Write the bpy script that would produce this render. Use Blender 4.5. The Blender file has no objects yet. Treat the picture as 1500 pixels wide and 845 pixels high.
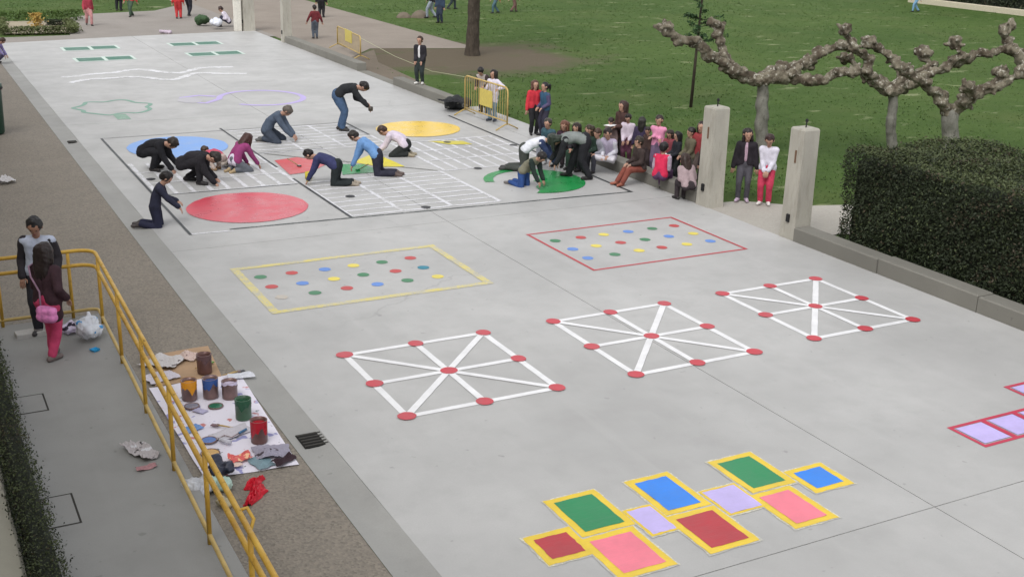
import bpy, math, random
import numpy as np
from mathutils import Matrix, Vector
rnd = random.Random(7); RN = np.random.default_rng(7)
scene = bpy.context.scene
# ------------------------------------------------------------------ camera
CAM = np.array([0, 0, 5.6])
FW = np.array([0.44998755, 0.83416144, -0.31888227])
RT = np.array([0.88404370, -0.46663243, 0.02684965])
UP = np.array([0.12640386, 0.29398787, 0.94741395])
FPX = 1712.98
cam = bpy.data.objects.new('camera', bpy.data.cameras.new('camera'))
scene.collection.objects.link(cam)
cam.data.sensor_fit = 'HORIZONTAL'; cam.data.sensor_width = 36; cam.data.lens = 36 * FPX / 1500
cam.data.clip_start = 0.1; cam.data.clip_end = 5000
cam.matrix_world = Matrix(((RT[0], UP[0], -FW[0], CAM[0]), (RT[1], UP[1], -FW[1], CAM[1]), (RT[2], UP[2], -FW[2], CAM[2]), (0, 0, 0, 1)))
scene.camera = cam
# ------------------------------------------------------------------ sky, sun, exposure (overcast)
world = bpy.data.worlds.new('World'); scene.world = world; world.use_nodes = True
wt = world.node_tree; wt.nodes.clear()
SUN_EL, SUN_ROT = math.radians(52), math.radians(230)
sky = wt.nodes.new('ShaderNodeTexSky'); sky.sky_type = 'NISHITA'; sky.sun_disc = False
sky.sun_elevation = SUN_EL; sky.sun_rotation = SUN_ROT
sky.air_density = 1.0; sky.dust_density = 1.5; sky.ozone_density = 1.0
hs = wt.nodes.new('ShaderNodeHueSaturation'); hs.inputs['Saturation'].default_value = 0.08
bg = wt.nodes.new('ShaderNodeBackground'); bg.inputs[1].default_value = 0.15
wo = wt.nodes.new('ShaderNodeOutputWorld')
wt.links.new(sky.outputs[0], hs.inputs['Color']); wt.links.new(hs.outputs[0], bg.inputs[0]); wt.links.new(bg.outputs[0], wo.inputs[0])
sl = bpy.data.lights.new('sun', 'SUN'); sl.energy = 0.9; sl.angle = math.radians(28); sl.color = (1, 0.975, 0.94)
so = bpy.data.objects.new('sun', sl); scene.collection.objects.link(so)
sd = Vector((math.sin(SUN_ROT) * math.cos(SUN_EL), math.cos(SUN_ROT) * math.cos(SUN_EL), math.sin(SUN_EL)))
so.rotation_euler = sd.to_track_quat('Z', 'Y').to_euler()
vs = scene.view_settings; vs.view_transform = 'Standard'; vs.look = 'None'; vs.gamma = 1; vs.exposure = 0.84

# ------------------------------------------------------------------ helpers
COL = scene.collection
def at(px, py, z=0.0):
    """ground point (height z) seen at a pixel of the 1500 px photograph"""
    d = FW + (px - 750) / FPX * RT - (py - 422.5) / FPX * UP
    return CAM + d * ((z - CAM[2]) / d[2])
def pix(P):
    d = np.asarray(P, float) - CAM; z = d @ FW
    return 750 + FPX * (d @ RT) / z, 422.5 - FPX * (d @ UP) / z
def height_for(P, ytop):
    lo, hi = 0.2, 6
    for _ in range(30):
        m = (lo + hi) / 2
        if pix((P[0], P[1], P[2] + m))[1] > ytop: lo = m
        else: hi = m
    return lo
def S(r, g, b, k=0.85):
    f = lambda v: ((v / 255 + 0.055) / 1.055) ** 2.4 if v > 10 else v / 255 / 12.92
    return (min(f(r) * k, 0.85), min(f(g) * k, 0.85), min(f(b) * k, 0.85))
def tag(o, label=None, cat=None, group=None, kind=None):
    if label: o['label'] = label
    if cat: o['category'] = cat
    if group: o['group'] = group
    if kind: o['kind'] = kind
    return o
def empty(name, loc=(0, 0, 0), rz=0.0, label=None, cat=None, group=None, parent=None):
    o = bpy.data.objects.new(name, None); o.empty_display_size = 0.1
    o.location = [float(v) for v in loc]; o.rotation_euler = (0, 0, rz); COL.objects.link(o)
    if parent: o.parent = parent
    return tag(o, label, cat, group)
def mesh_obj(name, V, F, mat, parent=None, smooth=False, kind=None):
    me = bpy.data.meshes.new(name); me.from_pydata([tuple(map(float, v)) for v in V], [], [tuple(f) for f in F]); me.validate()
    if smooth: me.polygons.foreach_set('use_smooth', [True] * len(me.polygons))
    if mat: me.materials.append(mat)
    o = bpy.data.objects.new(name, me); COL.objects.link(o)
    if parent: o.parent = parent
    if kind: o['kind'] = kind
    return o
class MB:
    """collects shapes into one mesh"""
    def __init__(s): s.V = []; s.F = []
    def add(s, V, F):
        n = len(s.V); s.V += [tuple(v) for v in V]; s.F += [tuple(i + n for i in f) for f in F]; return s
    def box(s, x0, y0, z0, x1, y1, z1, b=0.0):
        if b <= 0:
            V = [(x, y, z) for z in (z0, z1) for x, y in ((x0, y0), (x1, y0), (x1, y1), (x0, y1))]
            return s.add(V, [(3, 2, 1, 0), (4, 5, 6, 7), (0, 1, 5, 4), (1, 2, 6, 5), (2, 3, 7, 6), (3, 0, 4, 7)])
        R = [(x0, y0, x1, y1, z0), (x0, y0, x1, y1, z1 - b), (x0 + b, y0 + b, x1 - b, y1 - b, z1)]
        V = []
        for a, c, d, e, z in R: V += [(a, c, z), (d, c, z), (d, e, z), (a, e, z)]
        F = [(3, 2, 1, 0), (8, 9, 10, 11)]
        for k in (0, 4):
            F += [(k + i, k + (i + 1) % 4, k + 4 + (i + 1) % 4, k + 4 + i) for i in range(4)]
        return s.add(V, F)
    def tube(s, pts, r, n=8, caps=True):
        pts = [np.array(p, float) for p in pts]; rs = r if isinstance(r, (list, tuple)) else [r] * len(pts)
        V = []; F = []; ref = None
        for i, p in enumerate(pts):
            t = pts[min(i + 1, len(pts) - 1)] - pts[max(i - 1, 0)]; t /= np.linalg.norm(t) + 1e-9
            if ref is None: ref = np.array([0, 0, 1.]) if abs(t[2]) < .9 else np.array([1., 0, 0])
            a = np.cross(t, ref); a /= np.linalg.norm(a) + 1e-9; b = np.cross(a, t); ref = b
            for k in range(n):
                th = 2 * math.pi * k / n; V.append(p + rs[i] * (math.cos(th) * a + math.sin(th) * b))
        for i in range(len(pts) - 1):
            for k in range(n): F.append((i * n + k, (i + 1) * n + k, (i + 1) * n + (k + 1) % n, i * n + (k + 1) % n))
        if caps: F += [tuple(range(n)), tuple(range(len(V) - 1, len(V) - n - 1, -1))]
        return s.add(V, F)
    def lathe(s, prof, c=(0, 0, 0), n=20, cap0=True, cap1=True):
        V = []; F = []
        for r, z in prof:
            for k in range(n):
                th = 2 * math.pi * k / n; V.append((c[0] + r * math.cos(th), c[1] + r * math.sin(th), c[2] + z))
        for i in range(len(prof) - 1):
            for k in range(n): F.append((i * n + k, i * n + (k + 1) % n, (i + 1) * n + (k + 1) % n, (i + 1) * n + k))
        if cap0: F.append(tuple(range(n - 1, -1, -1)))
        if cap1: F.append(tuple(range(len(V) - n, len(V))))
        return s.add(V, F)
    def poly(s, pts, z):
        return s.add([(p[0], p[1], z) for p in pts], [tuple(range(len(pts)))])
    def disc(s, cx, cy, rx, ry, z, n=28, jit=0.0):
        return s.poly([(cx + rx * (1 + rnd.uniform(-jit, jit)) * math.cos(2 * math.pi * k / n), cy + ry * (1 + rnd.uniform(-jit, jit)) * math.sin(2 * math.pi * k / n)) for k in range(n)], z)
    def ribbon(s, pts, w, z, jit=0.06, step=0.16, closed=False):
        """hand-painted stripe following pts, its edges a little uneven"""
        P = [np.array(p[:2], float) for p in pts]
        if closed: P.append(P[0])
        Q = []
        for a, b in zip(P[:-1], P[1:]):
            n = max(1, int(np.linalg.norm(b - a) / step))
            Q += [a + (b - a) * i / n for i in range(n)]
        Q.append(P[-1]); V = []; F = []
        for i, q in enumerate(Q):
            t = Q[min(i + 1, len(Q) - 1)] - Q[max(i - 1, 0)]
            t = t / (np.linalg.norm(t) + 1e-9); nrm = np.array([-t[1], t[0]])
            a = w / 2 * (1 + rnd.uniform(-jit, jit)); b = w / 2 * (1 + rnd.uniform(-jit, jit))
            V += [(*(q + nrm * a), z), (*(q - nrm * b), z)]
        for i in range(len(Q) - 1): F.append((2 * i + 1, 2 * i + 3, 2 * i + 2, 2 * i))
        return s.add(V, F)
    def build(s, name, mat, parent=None, smooth=False, kind=None):
        return mesh_obj(name, s.V, s.F, mat, parent, smooth, kind)

# ------------------------------------------------------------------ materials
class N:
    def __init__(s, name):
        s.m = bpy.data.materials.new(name); s.m.use_nodes = True; s.t = s.m.node_tree
        s.b = s.t.nodes['Principled BSDF']; s.geo = s.t.nodes.new('ShaderNodeNewGeometry'); s.pos = s.geo.outputs['Position']
    def n(s, kind, **kw):
        x = s.t.nodes.new(kind)
        for k, v in kw.items(): setattr(x, k, v)
        return x
    def link(s, a, b): s.t.links.new(a, b)
    def obj(s):
        s.pos = s.n('ShaderNodeTexCoord').outputs['Object']; return s
    def noise(s, scale, detail=3, rough=.55, stretch=None):
        x = s.n('ShaderNodeTexNoise'); x.inputs['Scale'].default_value = scale; x.inputs['Detail'].default_value = detail; x.inputs['Roughness'].default_value = rough
        src = s.pos
        if stretch:
            mp = s.n('ShaderNodeMapping'); mp.inputs['Scale'].default_value = stretch; s.link(s.pos, mp.inputs[0]); src = mp.outputs[0]
        s.link(src, x.inputs['Vector']); return x.outputs['Fac']
    def ramp(s, f, a, b, c0=0.0, c1=1.0):
        r = s.n('ShaderNodeMapRange'); r.inputs[1].default_value = a; r.inputs[2].default_value = b; r.inputs[3].default_value = c0; r.inputs[4].default_value = c1
        s.link(f, r.inputs[0]); return r.outputs[0]
    def mix(s, f, a, b, blend='MIX'):
        x = s.n('ShaderNodeMix', data_type='RGBA', blend_type=blend)
        for i, v in ((0, f), (6, a), (7, b)):
            if hasattr(v, 'is_linked') or hasattr(v, 'links'): s.link(v, x.inputs[i])
            elif i == 0: x.inputs[0].default_value = v
            else: x.inputs[i].default_value = (*v, 1)
        return x.outputs[2]
    def out(s, col=None, rough=.8, bump=None, dist=.01, strength=.5, spec=.4):
        if col is not None:
            if hasattr(col, 'links'): s.link(col, s.b.inputs['Base Color'])
            else: s.b.inputs['Base Color'].default_value = (*col, 1)
        if hasattr(rough, 'links'): s.link(rough, s.b.inputs['Roughness'])
        else: s.b.inputs['Roughness'].default_value = rough
        s.b.inputs['Specular IOR Level'].default_value = spec
        if bump is not None:
            bp = s.n('ShaderNodeBump'); bp.inputs['Distance'].default_value = dist; bp.inputs['Strength'].default_value = strength
            s.link(bump, bp.inputs['Height']); s.link(bp.outputs[0], s.b.inputs['Normal'])
        return s.m
def concrete_nodes(n, base=(.405, .402, .396)):
    a = n.noise(.35, 4, .6); b = n.noise(2.2, 5, .65); c = n.noise(60, 3, .6); d = n.noise(.9, 4, .6, (3.0, .35, 1))
    col = n.mix(n.ramp(a, .32, .7), tuple(v * .82 for v in base), tuple(v * 1.08 for v in base))
    col = n.mix(n.ramp(b, .45, .75, 0, .35), col, tuple(v * .72 for v in base))
    col = n.mix(n.ramp(d, .55, .8, 0, .28), col, tuple(v * 1.2 for v in base))
    col = n.mix(n.ramp(c, .35, .7, 0, .3), col, tuple(v * .78 for v in base))
    vo = n.n('ShaderNodeTexVoronoi', feature='DISTANCE_TO_EDGE'); vo.inputs['Scale'].default_value = .16
    wv = n.n('ShaderNodeTexNoise'); wv.inputs['Scale'].default_value = 1.6; wv.inputs['Detail'].default_value = 5; n.link(n.pos, wv.inputs['Vector'])
    vm = n.n('ShaderNodeVectorMath', operation='MULTIPLY_ADD'); vm.inputs[1].default_value = (.9, .9, 0); n.link(wv.outputs['Color'], vm.inputs[0]); n.link(n.pos, vm.inputs[2]); n.link(vm.outputs[0], vo.inputs['Vector'])
    ck = n.n('ShaderNodeMath', operation='MULTIPLY'); n.link(n.ramp(vo.outputs['Distance'], .0006, .0016, 1, 0), ck.inputs[0]); n.link(n.ramp(n.noise(.21, 2), .5, .62, 0, .28), ck.inputs[1])
    col = n.mix(ck.outputs[0], col, tuple(v * .45 for v in base))
    st = n.noise(.75, 5, .7); col = n.mix(n.ramp(st, .58, .72, 0, .22), col, tuple(v * .62 for v in base))
    sp = n.noise(7, 2, .5)
    col = n.mix(n.ramp(sp, .71, .76, 0, .5), col, tuple(v * .5 for v in base))
    return col, c
def mat_concrete(name, base=(.405, .402, .396), rough=.5):
    n = N(name); col, c = concrete_nodes(n, base)
    return n.out(col, n.ramp(n.noise(1.1, 3), .3, .7, rough - .07, rough + .1), c, .004, .4)
_c = {}
def paint(rgb, wear=.12, gloss=.5):
    """floor paint rolled on concrete: thin in places so the slab shows through"""
    k = ('p', rgb, wear, gloss)
    if k in _c: return _c[k]
    n = N('floor_paint'); base = S(*rgb)
    con, c = concrete_nodes(n)
    v = n.noise(3.0, 4, .65); g = n.noise(38, 3, .7); ro = n.noise(5, 3, .6, (1.2, 9, 1))
    col = n.mix(n.ramp(v, .3, .7), tuple(x * .86 for x in base), tuple(min(x * 1.08, .9) for x in base)); col = n.mix(n.ramp(ro, .45, .75, 0, .32), col, tuple(min(.9, x * .7 + .06) for x in base)); col = n.mix(n.ramp(n.noise(.8, 3), .4, .7, 0, .2), col, tuple(min(.9, x * .75 + .10) for x in base))
    s = n.n('ShaderNodeMath', operation='ADD'); n.link(n.ramp(v, .2, .8), s.inputs[0]); n.link(n.ramp(g, .2, .8), s.inputs[1])
    lo = 1.78 - 2.6 * wear; f = n.ramp(s.outputs[0], lo, lo + .35, 0, min(.85, .05 + 2.3 * wear))
    _c[k] = n.out(n.mix(f, col, con), n.ramp(v, .3, .7, gloss - .08, gloss + .12), c, .003, .35)
    return _c[k]
def cloth(rgb, k=.8):
    key = ('c', rgb)
    if key in _c: return _c[key]
    n = N('fabric').obj(); base = tuple(v + .006 for v in S(*rgb, k))
    v = n.noise(9, 4, .6); w = n.noise(130, 2, .6)
    col = n.mix(n.ramp(v, .3, .7), tuple(x * .78 for x in base), tuple(min(1, x * 1.12 + .002) for x in base))
    _c[key] = n.out(col, .88, n.mix(.3, v, w), .012, .5, .2); return _c[key]
def plain(rgb, rough=.6, var=.12, k=.85, sc=14, metal=0, spec=.4):
    key = ('m', rgb, rough, var, sc, metal)
    if key in _c: return _c[key]
    n = N('surface').obj(); base = S(*rgb, k); v = n.noise(sc, 4, .6)
    col = n.mix(n.ramp(v, .3, .7), tuple(x * (1 - var) for x in base), tuple(min(1, x * (1 + var)) for x in base))
    n.b.inputs['Metallic'].default_value = metal
    _c[key] = n.out(col, n.ramp(v, .3, .7, max(.05, rough - .08), min(1, rough + .08)), v, .004, .25, spec); return _c[key]
def mat_lawn():
    n = N('lawn_grass'); a = n.noise(.12, 4, .6); b = n.noise(1.3, 5, .7); c = n.noise(14, 4, .75); d = n.noise(.9, 3, .55, (.8, 1.6, 1)); e = n.noise(.33, 3, .5)
    col = n.mix(n.ramp(a, .3, .7), (.036, .074, .013), (.070, .114, .026))
    col = n.mix(n.ramp(b, .45, .75, 0, .6), col, (.088, .135, .036))
    col = n.mix(n.ramp(c, .35, .75, 0, .35), col, (.034, .070, .013))
    col = n.mix(n.ramp(e, .5, .75, 0, .55), col, (.085, .110, .034)); col = n.mix(n.ramp(d, .62, .72, 0, .7), col, (.25, .27, .15))
    dp = n.n('ShaderNodeVectorMath', operation='DISTANCE'); n.link(n.pos, dp.inputs[0]); dp.inputs[1].default_value = (18.6, 38.6, 0)
    s = n.n('ShaderNodeMath', operation='ADD'); n.link(dp.outputs['Value'], s.inputs[0]); n.link(n.ramp(n.noise(.5, 4), .2, .8, -2.5, 2.5), s.inputs[1])
    col = n.mix(n.ramp(s.outputs[0], 3.0, 5.4, .9, 0), col, (.115, .088, .066))
    return n.out(col, .95, c, .05, .8, .15)
def mat_gravel():
    n = N('washed_aggregate'); a = n.noise(.4, 4); v = n.n('ShaderNodeTexVoronoi'); v.inputs['Scale'].default_value = 42; n.link(n.pos, v.inputs['Vector'])
    sep = n.n('ShaderNodeSeparateColor'); n.link(v.outputs['Color'], sep.inputs[0])
    col = n.mix(n.ramp(a, .3, .7), (.170, .150, .126), (.215, .192, .163))
    col = n.mix(n.ramp(sep.outputs[0], 0, 1, 0, .4), col, (.31, .27, .22))
    col = n.mix(n.ramp(sep.outputs[1], .55, 1, 0, .45), col, (.085, .078, .070))
    col = n.mix(n.ramp(n.noise(2.5, 4, .6), .5, .8, 0, .3), col, (.12, .112, .10))
    return n.out(col, .85, v.outputs['Distance'], .01, .6, .3)
def mat_sand(name, c0, c1):
    n = N(name); a = n.noise(.5, 5, .65); c = n.noise(25, 3, .7)
    col = n.mix(n.ramp(a, .3, .7), c0, c1); col = n.mix(n.ramp(c, .4, .7, 0, .35), col, tuple(v * .65 for v in c0))
    return n.out(col, .95, c, .01, .5, .2)
def mat_bark(name, c0, c1, c2, sc=6, st=(1, 1, 1)):
    n = N(name).obj(); a = n.noise(sc, 4, .6, st); b = n.noise(sc * 2.6, 4, .65, st); c = n.noise(sc * 9, 3, .6)
    col = n.mix(n.ramp(a, .42, .58), c0, c1); col = n.mix(n.ramp(b, .56, .66, 0, .9), col, c2); col = n.mix(n.ramp(c, .4, .75, 0, .4), col, tuple(v * .4 for v in c0))
    return n.out(col, .9, b, .03, .8, .2)
def mat_leaf(name, c0, c1):
    n = N(name); r = n.n('ShaderNodeTexNoise'); r.inputs['Scale'].default_value = 9; n.link(n.pos, r.inputs['Vector'])
    a = n.noise(.9, 3); col = n.mix(n.ramp(r.outputs['Fac'], .3, .7), c0, c1); col = n.mix(n.ramp(a, .35, .7, 0, .5), col, tuple(v * .6 for v in c0))
    return n.out(col, .6, None, spec=.3)
def mat_weathered():
    n = N('weathered_post').obj(); base = (.40, .38, .33); a = n.noise(2.2, 4, .6, (1, 1, .35)); b = n.noise(9, 4, .65, (1, 1, .18)); c = n.noise(40, 3, .6)
    col = n.mix(n.ramp(a, .3, .7), tuple(v * .78 for v in base), tuple(v * 1.1 for v in base)); col = n.mix(n.ramp(b, .52, .72, 0, .55), col, (.20, .185, .15)); col = n.mix(n.ramp(c, .4, .7, 0, .3), col, tuple(v * .7 for v in base))
    return n.out(col, .85, c, .01, .6)
M_slab = mat_concrete('court_concrete'); M_kerb = mat_concrete('kerb_concrete', (.185, .178, .156), .85); M_post = mat_weathered()
M_gut = mat_concrete('gutter_concrete', (.30, .298, .285), .7); M_land = mat_concrete('landing_concrete', (.272, .272, .264), .75)
M_joint = plain((52, 50, 46), .95); M_lawn = mat_lawn(); M_gravel = mat_gravel()
M_path = mat_sand('path_earth', (.215, .183, .155), (.27, .235, .20)); M_pave = mat_sand('far_paving', (.23, .21, .19), (.285, .262, .24)); M_dirt = mat_sand('bare_earth', (.125, .102, .078), (.175, .145, .112))
def mat_rail():
    n = N('rail_enamel').obj(); a = n.noise(3, 4, .6); b = n.noise(11, 4, .7); c = n.noise(45, 2)
    col = n.mix(n.ramp(a, .3, .7), S(176, 134, 44), S(208, 168, 66)); col = n.mix(n.ramp(b, .62, .68, 0, .8), col, S(104, 78, 44)); col = n.mix(n.ramp(b, .28, .34, .35, 0), col, S(214, 196, 140))
    return n.out(col, n.ramp(b, .4, .7, .4, .75), c, .002, .3)
M_yel = mat_rail(); M_yel_dull = plain((186, 160, 98), .55, .2, sc=5)
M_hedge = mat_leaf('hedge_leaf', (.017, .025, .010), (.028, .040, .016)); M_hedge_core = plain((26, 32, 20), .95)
M_hedgetop = mat_leaf('hedge_leaf_lit', (.052, .068, .026), (.082, .100, .040)); M_hedgetwig = mat_leaf('hedge_dry_leaf', (.05, .04, .025), (.07, .055, .03))  # lighter leaf tone puts the skylight on hedge tops into the colour
M_plane = mat_bark('plane_bark', (.075, .060, .043), (.18, .16, .12), (.44, .42, .36), 4)
M_planetrunk = mat_bark('plane_trunk', (.15, .145, .125), (.19, .185, .16), (.10, .095, .08), 4, (1, 1, .4))
M_dark_bark = mat_bark('dark_bark', (.045, .036, .028), (.065, .052, .040), (.09, .075, .06), 8, (1, 1, .2))
M_skin = plain((204, 160, 138), .55, .06, .62); M_skin2 = plain((180, 136, 114), .55, .06, .6)
M_eye = plain((25, 20, 18), .25, .05); M_lip = plain((150, 82, 78), .5, .05)
M_rub = plain((28, 28, 30), .7)

# ------------------------------------------------------------------ deferred voxel remesh (bodies, clothes, limbs)
QUEUE = []
def capsule(V, F, a, b, ra, rb, n=10, flat=None):
    a = np.asarray(a, float); b = np.asarray(b, float); d = b - a; L = np.linalg.norm(d)
    t = d / L if L > 1e-6 else np.array([0, 0, 1.])
    ref = np.array([0, 0, 1.]) if abs(t[2]) < .9 else np.array([1., 0, 0])
    u = np.cross(t, ref); u /= np.linalg.norm(u); w = np.cross(t, u); base = len(V)
    rings = [(a, ra, ang) for ang in (-70, -35, 0)] + [(b, rb, ang) for ang in (0, 35, 70)]
    for c, r, ang in rings:
        an = math.radians(ang); cc = c + t * r * math.sin(an); rr = r * math.cos(an)
        for k in range(n):
            th = 2 * math.pi * k / n; V.append(cc + rr * (math.cos(th) * u + math.sin(th) * w))
    V.append(a - t * ra); V.append(b + t * rb)
    for i in range(5):
        for k in range(n): F.append((base + i * n + k, base + i * n + (k + 1) % n, base + (i + 1) * n + (k + 1) % n, base + (i + 1) * n + k))
    p0, p1 = len(V) - 2, len(V) - 1
    for k in range(n):
        F.append((p0, base + (k + 1) % n, base + k)); F.append((p1, base + 5 * n + k, base + 5 * n + (k + 1) % n))
class Blob:
    def __init__(s): s.V = []; s.F = []; s.xV = []; s.xF = []
    def cap(s, a, b, ra, rb=None): capsule(s.V, s.F, a, b, ra, ra if rb is None else rb); return s
    def sph(s, c, r): c = np.asarray(c, float); return s.cap(c - (0, 0, .001), c + (0, 0, .001), r)
    def chain(s, pts, rs):
        for i in range(len(pts) - 1): s.cap(pts[i], pts[i + 1], rs[i], rs[i + 1])
        return s
    def finger(s, a, b, ra, rb): capsule(s.xV, s.xF, a, b, ra, rb, 6); return s
    def build(s, name, mat, parent, vox=.018, wrinkle=0.0, wf=9.0, smooth=3, kind=None):
        o = mesh_obj(name, s.V, s.F, mat, parent, True, kind)
        r = o.modifiers.new('r', 'REMESH'); r.mode = 'VOXEL'; r.voxel_size = vox; r.use_smooth_shade = True
        if smooth: sm = o.modifiers.new('s', 'SMOOTH'); sm.iterations = smooth; sm.factor = .5
        QUEUE.append((o, wrinkle, wf, s.xV, s.xF)); return o
def flush():
    dg = bpy.context.evaluated_depsgraph_get(); done = []
    for o, wr, wf, xV, xF in QUEUE:
        done.append(bpy.data.meshes.new_from_object(o.evaluated_get(dg), depsgraph=dg))
    for (o, wr, wf, xV, xF), me in zip(QUEUE, done):
        nv = len(me.vertices)
        if wr and nv:
            co = np.empty(nv * 3, np.float32); me.vertices.foreach_get('co', co); co = co.reshape(-1, 3)
            no = np.empty(nv * 3, np.float32); me.vertices.foreach_get('normal', no); no = no.reshape(-1, 3)
            acc = np.zeros(nv)
            for k in range(9):
                d = RN.normal(size=3); d /= np.linalg.norm(d); fr = wf * (1.0 + .45 * k)
                acc += np.sin(co @ d * fr * 2 + RN.uniform(0, 6.28) + 1.3 * np.sin(co @ RN.normal(size=3) * wf)) / (1 + .35 * k)
            co += no * (acc * wr / 3)[:, None]
            me.vertices.foreach_set('co', co.ravel().astype(np.float32))
        if xV:
            V = [tuple(v.co) for v in me.vertices] + [tuple(map(float, v)) for v in xV]
            F = [tuple(p.vertices) for p in me.polygons] + [tuple(i + nv for i in f) for f in xF]
            mats = list(me.materials); m2 = bpy.data.meshes.new(o.name); m2.from_pydata(V, [], F); bpy.data.meshes.remove(me); me = m2
            for mm in mats: me.materials.append(mm)
        me.polygons.foreach_set('use_smooth', [True] * len(me.polygons)); me.update()
        if not me.materials: me.materials.append(o.data.materials[0])
        o.modifiers.clear(); old = o.data; o.data = me; bpy.data.meshes.remove(old); me.name = o.name
    QUEUE.clear()

# ================================================================== SETTING
def rect(name, x0, y0, x1, y1, z, mat, kind='structure'):
    o = MB().poly([(x0, y0), (x1, y0), (x1, y1), (x0, y1)], z).build(name, mat); o['kind'] = kind; return o
lawn = rect('lawn', -1500, -1500, 1500, 1500, -.03, M_lawn)
# grass blades
def tufts():
    V = []; F = []
    n = 46000
    r = 15.0 + 62 * RN.random(n) ** 1.25; ph = RN.uniform(math.radians(-26), math.radians(28), n)
    base = math.atan2(FW[1], FW[0]); X = r * np.cos(base + ph); Y = r * np.sin(base + ph)
    ok = ((X > 14.45) & ~((X < 20.3) & (Y > 37.5)) & ~((X < 16.95) & (Y < 15.2)) & (Y > 9) & (np.hypot(X - 18.6, Y - 38.6) > 4.3) & ~((X < 15.6) & (Y > 14.5) & (Y < 18)))
    ok |= (X < 12) & (Y > 58)
    X = X[ok]; Y = Y[ok]; m = len(X); h = RN.uniform(.012, .04, m) * (1 + .5 * np.sin(X * .9) * np.sin(Y * .7)); idx = 0
    for x, y, hh in zip(X, Y, h):
        for _ in range(3):
            a = RN.uniform(0, 6.28); c, s_ = math.cos(a), math.sin(a); w = .008 + .0003 * y; bx, by = x + RN.uniform(-.06, .06), y + RN.uniform(-.06, .06)
            V += [(bx - s_ * w, by + c * w, -.03), (bx + s_ * w, by - c * w, -.03), (bx + c * hh * .7, by + s_ * hh * .7, -.03 + hh)]
            F.append((idx, idx + 1, idx + 2)); idx += 3
    return V, F
M_blade = mat_leaf('grass_blade', (.050, .098, .019), (.092, .14, .040))
V, F = tufts(); go = mesh_obj('grass', V, F, M_blade); tag(go, kind='stuff')
# earth path beyond the court and paving
o = MB().poly([(13.9, 38.6), (16.2, 41.8), (20.2, 40.8), (20.25, 75), (14, 75), (14, 48.5), (13.9, 48.5)], -.022).build('path', M_path); o['kind'] = 'structure'
o = MB().poly([(3.4, 45.9), (13.98, 46.3), (13.98, 75), (13.2, 60), (11.5, 57.4), (8.6, 56.6), (6.7, 54), (6.5, 48.6), (3.4, 48.4)], -.012).build('far_paving', M_pave); o['kind'] = 'structure'
o = MB().poly([(14.02, 33.2), (14.7, 33.2), (15.1, 38.2), (16.2, 41.4), (14.02, 39)], -.019).build('verge', M_dirt); o['kind'] = 'structure'
o = MB().poly([(13.6, 15.1), (14.2, 15.15), (16.9, 14.6), (17.2, 16.4), (15.5, 16.9), (14.6, 17.7), (13.6, 17.75)], -.012).build('gateway_path', mat_sand('gateway_grit', (.33, .31, .28), (.40, .38, .34))); o['kind'] = 'structure'
gravel = rect('pavement', -8, -4, 3.32, 47.8, -.008, M_gravel)
# gutter channel: shallow dished concrete strip between pavement and court
gb = MB(); ys = np.linspace(-2, 47.5, 60)
prof = [(3.322, -.004), (3.36, -.009), (3.47, -.021), (3.58, -.018), (3.66, -.005), (3.70, -.001)]
GV = []; GF = []
for i, y in enumerate(ys):
    for x, z in prof: GV.append((x + .012 * math.sin(y * 1.7) * (.3 if x > 3.6 else 1) * (x > 3.33), y, z))
for i in range(len(ys) - 1):
    for k in range(5): a = i * 6 + k; GF.append((a, a + 1, a + 7, a + 6))
gb.add(GV, GF); gut = gb.build('gutter', M_gut, None, True); gut['kind'] = 'structure'
# court: cast slabs with open joints over a dark bed
court = rect('court', 3.70, -3, 13.66, 46.2, -.02, M_joint)
xs = [3.702, 8.60, 13.64]; yj = [-3, 7.04, 18.45, 29.9, 39.6, 48.15]
for i in range(2):
    for j in range(len(yj) - 1):
        g = .006
        y1 = yj[j + 1] - g; top = [(xs[i] + (g if i else 0), yj[j] + g), (xs[i + 1] - (0 if i else g), yj[j] + g), (xs[i + 1] - (0 if i else g), y1), (xs[i] + (g if i else 0), y1)]
        if j == len(yj) - 2: top[2] = (top[2][0], 48.25); top[3] = (top[3][0], 46.6 if i == 0 else 47.6); top[2] = (top[2][0], 47.6 if i == 0 else 48.3)
        b = MB(); V = [(x, y, -.03) for x, y in top] + [(x, y, 0) for x, y in top]
        b.add(V, [(4, 5, 6, 7), (0, 1, 5, 4), (1, 2, 6, 5), (2, 3, 7, 6), (3, 0, 4, 7)])
        b.build('concrete_slab', M_slab, court)
# landing with its two manhole covers, hedge strip and stone coping at far left
land = MB().box(.42, -2, -.05, 2.17, 15.68, .10, .01).build('landing', M_land); land['kind'] = 'structure'
for lab, (x0, y0, x1, y1) in (('square concrete manhole cover in the landing, nearer the bottom of the photo', (.72, 10.05, 1.06, 10.66)), ('square concrete manhole cover in the landing, farther one near the standing pair', (.72, 12.70, 1.12, 13.20))):
    t = empty('manhole_cover', ((x0 + x1) / 2, (y0 + y1) / 2, .10), 0, lab, 'manhole cover', 'manhole covers in the landing')
    hx, hy = (x1 - x0) / 2, (y1 - y0) / 2
    b = MB(); b.box(-hx, -hy, -.02, hx, -hy + .018, .003); b.box(-hx, hy - .018, -.02, hx, hy, .003); b.box(-hx, -hy + .018, -.02, -hx + .018, hy - .018, .003); b.box(hx - .018, -hy + .018, -.02, hx, hy - .018, .003)
    b.build('frame', M_joint, t); MB().box(-hx + .02, -hy + .02, -.02, hx - .02, hy - .02, .006, .004).build('lid', mat_concrete('lid_concrete', (.27, .27, .262), .75), t)
cop = MB()
xx = [-3.0, .52]; rows = 40; CV = []; CF = []
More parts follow.
